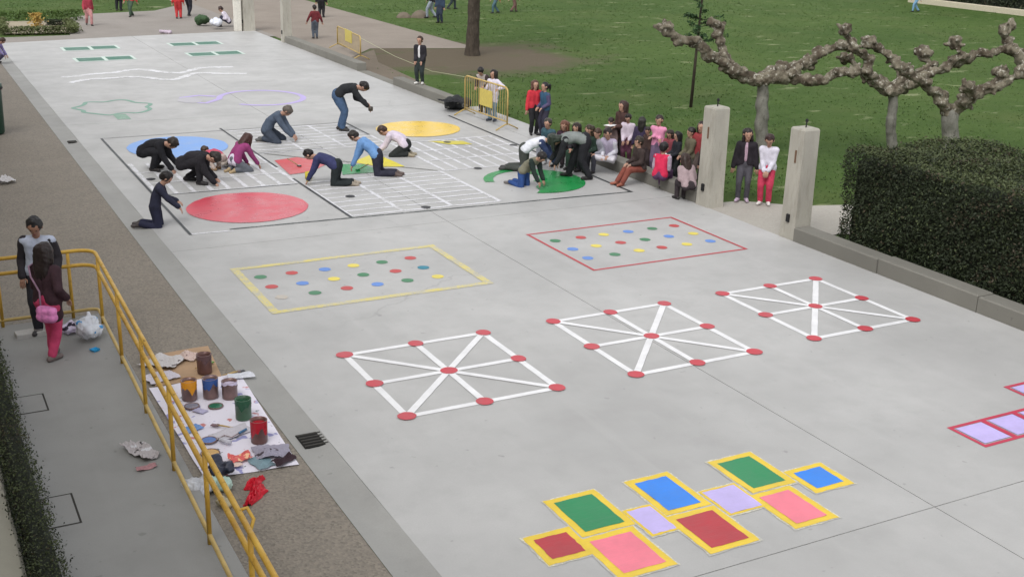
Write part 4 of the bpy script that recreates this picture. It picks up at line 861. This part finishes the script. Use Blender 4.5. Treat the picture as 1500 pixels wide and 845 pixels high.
# ---- the pair on the landing
P, h = Hh((69, 486), 313, .10); person('boy with a pale blue and white front and dark sleeves on the landing', P, 280, h, stand(head=30, hands=[(.06, .13, .50), (.06, -.13, .50)]), (186, 194, 214), (44, 44, 52), (60, 58, 60), (34, 32, 34), sleeve=(46, 42, 48), vox=.015, skin=M_skin2, group='pair on the landing')
P, h = Hh((78, 525), 358, .10); wom = person('long haired girl in a dark plum coat and pink leggings on the landing', P, 75, h, stand(feet=[(.05, .03, .042), (-.05, -.03, .042)], hands=[(.18, .08, .62), (.06, -.14, .54)], head=14), (62, 40, 48), (204, 70, 112), (112, 100, 98), (40, 30, 30), 'long', hem=.11, vox=.015, group='pair on the landing')
# shoulder bag carried by her
t = empty('shoulder_bag', (P[0], P[1], P[2]), IMG0 + D2R(75), 'pink and lilac shoulder bag hanging on a strap over the plum coat', 'bag'); hh = h
b = Blob(); bc = v3(-.115, -.07, .47) * hh; b.cap(bc + v3(0, -.05, 0) * hh, bc + v3(0, .05, 0) * hh, .045 * hh).cap(bc + v3(0, -.05, -.05) * hh, bc + v3(0, .05, -.05) * hh, .05 * hh); b.build('pouch', plain((214, 130, 186), .8, .35, sc=16), t, .014, .006, 14)
MB().tube([(bc + v3(0, .05, .03) * hh), v3(-.085, .0, .62) * hh, v3(-.082, .07, .74) * hh, v3(-.05, .105, .815) * hh, v3(.02, .10, .825) * hh], .012, 6).build('strap', plain((150, 118, 140), .8), t, True)
# ---- far people
for lab, foot, hgt, ang, pose, top, legs, hair, style in (
    ('far child in a faded red jacket nearest the planting bed', (131, 38), 1.35, 300, walk(), (168, 60, 76), (196, 140, 140), DARKH, 'short'),
    ('far person in black trousers between two red tops at top left', (174, 16), 1.6, 90, stand(), (60, 60, 66), (30, 30, 36), DARKH, 'short'),
    ('far child in a bright red top with pale legs at top left', (193, 25), 1.4, 250, walk(), (204, 58, 62), (70, 90, 72), DARKH, 'short'),
    ('far person in a long red coat at the top edge', (262, 28), 1.5, 100, stand(), (200, 54, 54), (196, 60, 62), BRNH, 'long'),
    ('far person in black beside the long red coat', (277, 24), 1.6, 80, walk(), (36, 36, 44), (38, 40, 50), DARKH, 'short'),
    ('child in a dark red jacket with arms out standing on the earth path', (462, 57), 1.30, 110, stand(hands=[(.0, .24, .52), (.0, -.22, .50)]), (112, 42, 48), (92, 100, 112), DARKH, 'short'),
    ('far figure in black behind the dark red jacket on the path', (471, 26), 1.5, 90, stand(), (34, 34, 38), (38, 38, 42), DARKH, 'short'),
    ('far person in a black top and pale jeans walking at the top edge', (632, 27), 1.6, 180, walk(), (38, 38, 44), (150, 158, 170), DARKH, 'short'),
    ('far person in dark blue standing on the lawn at the top edge', (645, 34), 1.5, 240, stand(), (50, 66, 88), (44, 52, 70), DARKH, 'short'),
    ('far person in teal stepping away at the top edge', (661, 14), 1.5, 10, walk(), (60, 90, 96), (50, 60, 66), DARKH, 'short'),
    ('far child in an orange-red top right of the dark tree trunk', (726, 20), 1.35, 200, walk(), (196, 84, 56), (80, 108, 120), DARKH, 'short'),
    ('far child in brown right of the orange-red top', (752, 18), 1.35, 30, walk(), (112, 76, 66), (120, 90, 84), BRNH, 'short'),
    ('distant child in blue on the lawn near the top right kerb', (1341, 18), 1.4, 180, walk(), (72, 84, 160), (120, 160, 190), DARKH, 'short')):
    P = at(*foot, -.02); person(lab, P, ang, hgt, pose, top, legs, hair=hair, style=style, group=FG, vox=.03)
P = at(336, 40, -.02); person('far person in a white shirt sitting on the paving near the white post', P, 190, 1.5, sit(ps=.16, a=30), (226, 218, 232), (54, 54, 72), hair=(60, 44, 40), group=FG, vox=.03)
P = at(-4, 93); person('child in lilac cut by the left edge at the far end of the pavement', P, 0, 1.25, squat(30, pel=(-.08, .30)), (140, 130, 178), (96, 90, 120), hair=BRNH, group=FG, vox=.03)

# ================================================================== SMALL THINGS
def lumpy(name, label, cat, P, size, mat, z=0.0, vox=.012, rz=0.0, seed=None, group=None, wr=.014, n=9, fl=.5):
    b = Blob(); sx, sy, sz = size
    for k in range(n):
        a = 6.28 * k / n + rnd.uniform(-.3, .3); r = rnd.uniform(.3, .75); c = v3(sx * r * math.cos(a), sy * r * math.sin(a), sz * rnd.uniform(.25, .6)); b.sph(c, min(sx, sy, sz) * rnd.uniform(.4, .6))
        b.cap(v3(0, 0, sz * .35), c, min(sx, sy, sz) * .45)
        e = c * v3(1.15, 1.15, 1.25) + RN.normal(size=3) * min(sx, sy, sz) * .15; b.cap(c, e, min(sx, sy, sz) * .34, min(sx, sy, sz) * .12)
    o = b.build(name, mat, None, vox, wr, 24, 1); o.location = (P[0], P[1], z if z else P[2]); o.rotation_euler.z = rz; return tag(o, label, cat, group)
def crumple(name, label, cat, P, sx, sy, hgt, mat, rz=0.0, n=16, group=None, warp=.13):
    """a sheet of paper or film lying creased on the ground, with thickness"""
    V = []; F = []; ph = [rnd.uniform(0, 6.28) for _ in range(6)]
    def z(u, v): return hgt * (.45 + .22 * math.sin(u * 7 + ph[0] + 2 * v) + .22 * math.sin(v * 9 + ph[1] - 3 * u) + .22 * abs(math.sin(u * 15 + v * 11 + ph[4])) + .15 * abs(math.sin(u * 13 - v * 19 + ph[5]))) * (.25 + .75 * abs(math.sin(u * 3.1 + ph[2]) * math.cos(v * 2.7 + ph[3]))) + .003
    for s in (0, 1):
        for i in range(n + 1):
            for j in range(n + 1):
                u, v = i / n - .5, j / n - .5; ed = 1 + warp * (.6 * math.sin(3 * math.atan2(v, u) + ph[4]) + .5 * math.sin(7 * math.atan2(v, u) + ph[5])) * (abs(u) + abs(v))
                V.append((u * sx * ed, v * sy * ed, z(u, v) + (.003 if s else 0)))
    m = (n + 1) ** 2
    for i in range(n):
        for j in range(n):
            a = i * (n + 1) + j; F.append((a, a + 1, a + n + 2, a + n + 1)); F.append((m + a, m + a + n + 1, m + a + n + 2, m + a + 1))
    ring = [i * (n + 1) for i in range(n + 1)] + [n * (n + 1) + j for j in range(1, n + 1)] + [i * (n + 1) + n for i in range(n - 1, -1, -1)] + [j for j in range(n - 1, 0, -1)]
    for a, b_ in zip(ring, ring[1:] + ring[:1]): F.append((a, b_, m + b_, m + a))
    o = mesh_obj(name, V, F, mat, None, False); o.location = tuple(map(float, P)); o.rotation_euler.z = rz; return tag(o, label, cat, group)
def splatter(name, base, spots, sc=9):
    n = N(name).obj(); col = base
    for i, (c, th) in enumerate(spots):
        x = n.n('ShaderNodeTexNoise'); x.noise_dimensions = '4D'; x.inputs['W'].default_value = i * 3.7 + 1; x.inputs['Scale'].default_value = sc * (1 + .3 * i); n.link(n.pos, x.inputs['Vector']); col = n.mix(n.ramp(x.outputs['Fac'], th, th + .025), col, S(*c))
    if not hasattr(col, 'links'): col = n.mix(.0, base, base)
    return n.out(col, .7, n.noise(20), .004, .4)
WHITE = S(228, 224, 236)
# drop sheet and cardboard with the paint on it
sheet_m = splatter('spattered_paper', WHITE, [((150, 150, 196), .60), ((200, 130, 130), .66), ((120, 130, 130), .67)], 5)
def groundsheet(name, label, cat, poly, z, mat, n=18, amp=.012):
    p = [np.array(q) for q in poly]; c = sum(p) / 4; V = []; F = []
    for s in (0, 1):
        for i in range(n + 1):
            for j in range(n + 1):
                u, v = i / n, j / n; q = (p[0] * (1 - u) + p[1] * u) * (1 - v) + (p[3] * (1 - u) + p[2] * u) * v - c
                zz = amp * (.5 + .5 * math.sin(q[0] * 9 + 1.3 * math.sin(q[1] * 6))) * (.4 + .6 * abs(math.sin(q[1] * 4.1 + q[0])))
                V.append((q[0], q[1], zz + (.003 if s else 0)))
    m = (n + 1) ** 2
    for i in range(n):
        for j in range(n): a = i * (n + 1) + j; F.append((a, a + 1, a + n + 2, a + n + 1)); F.append((m + a, m + a + n + 1, m + a + n + 2, m + a + 1))
    ring = [i * (n + 1) for i in range(n + 1)] + [n * (n + 1) + j for j in range(1, n + 1)] + [i * (n + 1) + n for i in range(n - 1, -1, -1)] + [j for j in range(n - 1, 0, -1)]
    for a, b_ in zip(ring, ring[1:] + ring[:1]): F.append((a, b_, m + b_, m + a))
    o = mesh_obj(name, V, F, mat); o.location = (c[0], c[1], z); return tag(o, label, cat)
groundsheet('drop_sheet', 'white paint-spattered drop sheet under the paint cans', 'drop sheet', [(2.30, 10.60), (3.24, 10.50), (3.34, 13.12), (2.26, 13.08)], -.002, sheet_m)
groundsheet('cardboard_sheet', 'brown cardboard sheet at the far end of the drop sheet', 'cardboard', [(2.34, 13.12), (3.12, 13.10), (3.22, 14.16), (2.44, 14.12)], -.004, plain((176, 146, 116), .9, .12, sc=4), amp=.006)
CG = 'paint cans on the drop sheet'
M_tin = plain((128, 104, 100), .35, .25, sc=9, metal=.35); M_tin2 = plain((112, 82, 78), .4, .25, sc=9, metal=.3)
def can(px, py, body, pcol, label, r=.088, h=.235, band=.3, zz=.012):
    P = at(px, py, zz); t = empty('paint_can', P, rnd.uniform(0, 6), label, 'paint can', CG)
    MB().lathe([(r * .97, 0), (r, .006), (r, h - .01), (r * 1.03, h - .006), (r * 1.03, h), (r * .9, h), (r * .9, h - .05)], n=22, cap1=False).build('tin', body, t, True)
    V = []; F = []; n = 22
    for k in range(n):
        a = 6.283 * k / n; dz = band * h * (1 + .35 * math.sin(3 * a) + .25 * math.sin(7 * a + 1)); V += [(1.045 * r * math.cos(a), 1.045 * r * math.sin(a), h + .002), (1.02 * r * math.cos(a), 1.02 * r * math.sin(a), h - dz)]
    for k in range(n): a, b_ = 2 * k, 2 * ((k + 1) % n); F.append((a, a + 1, b_ + 1, b_))
    mesh_obj('drips', V, F, pcol, t, True)
    MB().disc(0, 0, r * .905, r * .905, h - .04, 22).build('paint_surface', pcol, t)
    MB().tube([(r * 1.03 * math.cos(a), r * 1.04 * math.sin(a) * .25 + .0, h - .05 + r * .9 * -math.sin(a) * .9) for a in np.linspace(0, math.pi, 11)], .0035, 5).build('handle', M_rub, t, True)
    return P
WET = lambda c: plain(c, .25, .1, sc=8)
can(300, 545, M_tin2, WET((92, 66, 66)), 'rusty brown open paint can on the cardboard, farthest of the cans')
can(278, 584, M_tin, WET((222, 150, 36)), 'paint can with orange-yellow paint running down its rim', band=.45)
can(309, 581, M_tin, WET((54, 88, 152)), 'paint can with blue paint down one side', band=.4)
can(337, 582, M_tin, WET((216, 206, 232)), 'paint can of white-lilac paint near the gutter', band=.15, h=.21)
can(357, 612, plain((62, 96, 72), .4, .2, sc=9), WET((40, 86, 62)), 'green paint can right of the green lid', band=.35)
can(380, 646, M_tin2, WET((178, 32, 48)), 'paint can with red paint covering its upper half, nearest the drain grate', band=.5, h=.25)
LG = 'paint lids lying on the drop sheet'
def lid(px, py, col, label, r=.085):
    P = at(px, py, .02); t = empty('tin_lid', P, 0, label, 'lid', LG)
    MB().lathe([(r, 0), (r * 1.03, .006), (r, .013), (r * .9, .012), (r * .87, .006)], n=22, cap1=False).build('rim', M_tin, t, True); MB().disc(0, 0, r * .88, r * .88, .008, 22).build('paint_film', WET(col), t)
lid(281, 595, (140, 140, 156), 'grey lid left of the green lid'); lid(316, 595, (46, 110, 84), 'round green lid between the orange can and the green can'); lid(306, 645, (66, 108, 178), 'round blue lid in the lower part of the sheet'); lid(308, 664, (206, 160, 82), 'ochre yellow lid at the lower left of the sheet', .10)
o = crumple('paint_patch', 'blue paint-soaked scrap above the round blue lid', 'paper scrap', at(282, 628, .014), .2, .15, .012, WET((88, 138, 200)), .4)
o = crumple('paper_scrap', 'grey scrap of paper between the grey lid and the green lid', 'paper scrap', at(293, 602, .014), .10, .16, .008, plain((176, 172, 200), .9), .6)
crumple('newspaper', 'crumpled grey-white newspaper at the lower end of the sheet', 'newspaper', at(340, 634, .014), .42, .22, .03, splatter('newsprint', S(196, 192, 200), [((110, 100, 108), .64)], 14), .3)
crumple('newspaper', 'grey and lilac newspaper heap beside the red can at the lower right of the sheet', 'newspaper', at(398, 664, .014), .36, .28, .08, splatter('newsprint_b', S(150, 146, 162), [((70, 60, 70), .60)], 12), -.2)
crumple('plastic_sheet', 'teal-grey plastic at the lower edge of the sheet', 'plastic', at(384, 678, .014), .20, .26, .02, plain((116, 142, 152), .4), .2)
crumple('rag', 'dark rag at the lower right corner of the sheet', 'rag', at(417, 676, .016), .26, .12, .05, cloth((58, 40, 48)), .5)
crumple('rag', 'coral red stained rag at the lower edge of the sheet', 'rag', at(352, 672, .016), .22, .16, .05, splatter('stained_rag', S(214, 100, 96), [((236, 190, 150), .55)], 16), .1)
crumple('paper_plate', 'cream paper at the bottom edge of the sheet next to the coral rag', 'paper scrap', at(332, 683, .016), .28, .14, .03, plain((214, 190, 180), .8), .1)
crumple('newspaper', 'white crumpled newspaper on the cardboard, left part', 'newspaper', at(240, 532, .004), .38, .42, .06, splatter('newsprint_c', S(200, 196, 196), [((120, 112, 112), .63)], 12), .7)
crumple('newspaper', 'pale crumpled paper nearer the railing on the cardboard', 'newspaper', at(236, 553, .004), .36, .3, .05, splatter('newsprint_d', S(206, 200, 210), [((110, 90, 90), .66)], 12), .2)
crumple('paper_bag', 'pinkish torn paper bag beside the brown can on the cardboard', 'paper bag', at(275, 524, .004), .24, .26, .09, splatter('bag_paper', S(206, 184, 176), [((96, 60, 60), .62)], 10), .9)
crumple('paper_scrap', 'white folded paper at the upper right corner of the sheet', 'paper scrap', at(352, 551, .014), .30, .16, .03, plain((206, 208, 216), .8), -.1)
def brush(px, py, rz, col, label):
    t = empty('paint_brush', at(px, py, .02), rz, label, 'brush', 'brushes among the paint'); MB().tube([(0, 0, .012), (.16, 0, .016), (.2, 0, .014)], [.006, .010, .008], 6).build('handle', plain((180, 150, 90), .5), t, True); MB().box(.2, -.022, .005, .23, .022, .022).build('ferrule', M_tin, t); MB().box(.23, -.024, .004, .29, .024, .018, .005).build('bristles', col, t)
brush(286, 541, .5, WET((92, 140, 52)), 'brush with bright green bristles on the cardboard'); brush(326, 551, .2, WET((60, 60, 66)), 'dark brush at the top edge of the sheet'); brush(345, 628, 2.4, WET((120, 92, 100)), 'brush with brownish bristles in the middle of the sheet')
t = empty('paint_roller', at(330, 648, .03), .6, 'paint roller lying in the lower middle of the sheet', 'roller'); MB().tube([(0, -.07, .02), (0, .07, .02)], .024, 12).build('sleeve', plain((196, 196, 206), .9), t, True); MB().tube([(0, .07, .02), (0, .10, .02), (.1, .10, .02), (.1, 0, .02), (.24, 0, .02)], .005, 6).build('frame', M_tin, t, True); MB().tube([(.22, 0, .02), (.34, 0, .02)], .013, 8).build('grip', plain((60, 110, 150), .5), t, True)
# red bag
q0 = np.array([(.10, .21), (.04, .16), (.02, .10), (.04, .03), (.0, -.05), (-.08, -.13), (-.17, -.22)]); wq = [.13, .15, .055, .11, .15, .13, .05]
V = []; F = []; nu, nv = 40, 14; up_ = np.linspace(0, 1, 7)
for s_ in (0, 1):
    for i in range(nu + 1):
        u = i / nu; c_ = np.array([np.interp(u, up_, q0[:, 0]), np.interp(u, up_, q0[:, 1])]); w_ = np.interp(u, up_, wq) * (1 + .10 * math.sin(u * 31))
        for j in range(nv + 1):
            v = j / nv - .5; zz = (.06 * abs(math.sin(u * 13 + v * 3)) * abs(math.cos(v * 7 + u * 9)) + .022 * abs(math.sin(u * 29 - v * 17)) + .018 * abs(math.sin(v * 23 + u * 11))) * (1 - (2 * abs(v)) ** 3) + .004
            V.append((c_[0] + v * w_ * 1.6, c_[1] + v * w_ * .35, zz + .004 * s_))
m = (nu + 1) * (nv + 1)
for i in range(nu):
    for j in range(nv): a = i * (nv + 1) + j; F.append((a, a + 1, a + nv + 2, a + nv + 1)); F.append((m + a, m + a + nv + 1, m + a + nv + 2, m + a + 1))
ring = [i * (nv + 1) for i in range(nu + 1)] + [nu * (nv + 1) + j for j in range(1, nv + 1)] + [i * (nv + 1) + nv for i in range(nu - 1, -1, -1)] + [j for j in range(nv - 1, 0, -1)]
for a, b_ in zip(ring, ring[1:] + ring[:1]): F.append((a, b_, m + b_, m + a))
o = mesh_obj('plastic_bag', V, F, plain((200, 26, 48), .4, .25, sc=8)); P = at(374, 722); o.location = (P[0], P[1], -.006); o.rotation_euler.z = .12; tag(o, 'bright red crumpled plastic bag on the pavement below the drop sheet', 'bag')
# bags by the railing
lumpy('rubbish_bag', 'dark blue-black bag against the railing at the lower left of the sheet', 'bag', at(322, 698), (.12, .2, .26), plain((48, 52, 70), .45, .2), rz=.2)
lumpy('plastic_bag', 'pale mint plastic bag beside the dark bag at the railing', 'bag', at(322, 716), (.11, .11, .16), plain((176, 204, 192), .4, .15))
lumpy('plastic_bag', 'white and grey bag behind the lower railing post', 'bag', at(293, 722), (.14, .14, .18), plain((190, 192, 198), .45, .3, sc=10))
lumpy('cloth_bundle', 'small cream cloth bundle at the foot of the railing below the mint bag', 'cloth', at(330, 740), (.08, .08, .09), cloth((190, 180, 150)))
# on the landing
LP = .10
lumpy('plastic_bag', 'large white plastic bag with blue print by the corner of the railing', 'bag', at(132, 497, LP), (.17, .17, .36), splatter('printed_bag', S(214, 218, 226), [((70, 150, 210), .62), ((60, 60, 90), .68)], 9), rz=.5, n=9)
lumpy('plastic_bag', 'small white and lilac bag with dark print left of the large white bag', 'bag', at(105, 488, LP), (.12, .10, .20), splatter('printed_bag_b', S(206, 196, 220), [((50, 40, 60), .58)], 10))
t = empty('carton', at(45, 491, LP), .1, 'flat grey-white carton on the landing behind the girl in the plum coat', 'carton'); MB().box(-.18, -.09, 0, .18, .09, .06, .006).build('box', plain((176, 174, 172), .85), t); MB().box(.05, -.06, .06, .14, .05, .075, .004).build('label_patch', plain((120, 116, 116), .8), t)
P = at(139, 514, LP); t = empty('plastic_tray', P, -.3, 'small bright blue plastic tray on the landing', 'tray'); b = MB(); b.lathe([(.05, 0), (.055, .005), (.068, .03), (.064, .03), (.05, .008)], n=4); b.build('tray', plain((46, 160, 214), .4), t)
crumple('paper_bag', 'crumpled grey and white packaging lying on the landing', 'packaging', at(208, 664, LP), .22, .42, .10, splatter('packaging', S(176, 170, 172), [((60, 56, 58), .58), ((206, 206, 212), .62)], 9), .35)
crumple('paper_scrap', 'small pinkish scrap below the grey packaging on the landing', 'paper scrap', at(215, 686, LP), .2, .08, .03, plain((170, 128, 132), .8), .2)
crumple('paper_bag', 'white paper bag lying on the pavement at the left edge', 'paper bag', at(9, 268), .34, .25, .16, plain((206, 204, 206), .8), .2)
# black bag at the kerb end
lumpy('holdall', 'black and grey bag lying at the end of the short kerb near the barrier', 'bag', at(664, 160) + v3(.1, 0, 0), (.38, .3, .34), splatter('holdall', S(38, 40, 42), [((120, 120, 116), .60)], 4), rz=-.5, vox=.02)
crumple('coat', 'dark coat thrown over the end of the short kerb beside the black bag', 'coat', at(660, 150, .26), .55, .4, .10, cloth((34, 34, 38)), .3)
# far sack and bag by the sitting person
lumpy('sack', 'white sack standing far back beside the sitting person', 'sack', at(317, 43), (.26, .24, .62), plain((216, 220, 230), .6), vox=.03); lumpy('rucksack', 'green rucksack far back left of the white sack', 'rucksack', at(296, 38), (.30, .26, .55), plain((58, 84, 54), .8), vox=.03)
lumpy('bundle', 'small pale bundle far back at the end of the court', 'bundle', at(244, 49), (.35, .2, .14), plain((190, 176, 190), .8), vox=.03)
# things in hands, paint pot and brushes of the painters
def sheet_in_hand(px, py, z, label):
    P = None
    o = crumple('paper_sheet', label, 'paper', z, .21, .29, .012, plain((228, 226, 226), .8), rnd.uniform(0, 3), 6, 'papers held by the children', .02); return o
sheet_in_hand(0, 0, HANDS['brown'] + v3(0, 0, .03), 'white paper held by the tall girl in brown'); sheet_in_hand(0, 0, HANDS['black'] + v3(0, 0, .03), 'white paper held by the child all in black')
P = HANDS['pot']; t = empty('paint_pot', P, 0, 'small dark pot held out by the bending man', 'pot'); MB().lathe([(.05, -.05), (.055, -.045), (.06, .05), (.052, .05), (.048, 0)], n=14).build('pot', plain((58, 52, 44), .5), t, True)
def stick(px, py, ang, L, col, label):
    t = empty('paint_brush', at(px, py, .02), IMG0 + D2R(ang), label, 'brush', 'brushes used on the court'); MB().tube([(0, 0, .01), (L, 0, .10)], .010, 6).build('handle', plain((150, 130, 90), .5), t, True); MB().box(-.07, -.03, -.012, .01, .03, .022, .005).build('bristles', col, t)
stick(526, 249, 35, .22, WET((30, 130, 70)), 'brush with green paint by the light blue shirt'); stick(437, 243, 140, .35, WET((90, 90, 84)), 'long grey brush lying on the red centre triangle'); stick(797, 262, 120, .2, WET((40, 140, 80)), 'brush with green paint used on the half painted green disc')
t = empty('paint_can', at(452, 262), 0, 'small yellow paint tin by the crawling boy in navy', 'paint can'); MB().lathe([(.07, 0), (.072, .14), (.06, .14), (.06, .11)], n=16).build('tin', plain((206, 190, 60), .5), t, True)
crumple('paper_bag', 'beige crumpled bag on the court between the kneeling adult in black and the magenta top', 'paper bag', at(334, 243), .34, .4, .2, plain((206, 196, 184), .8), .3)
flush()
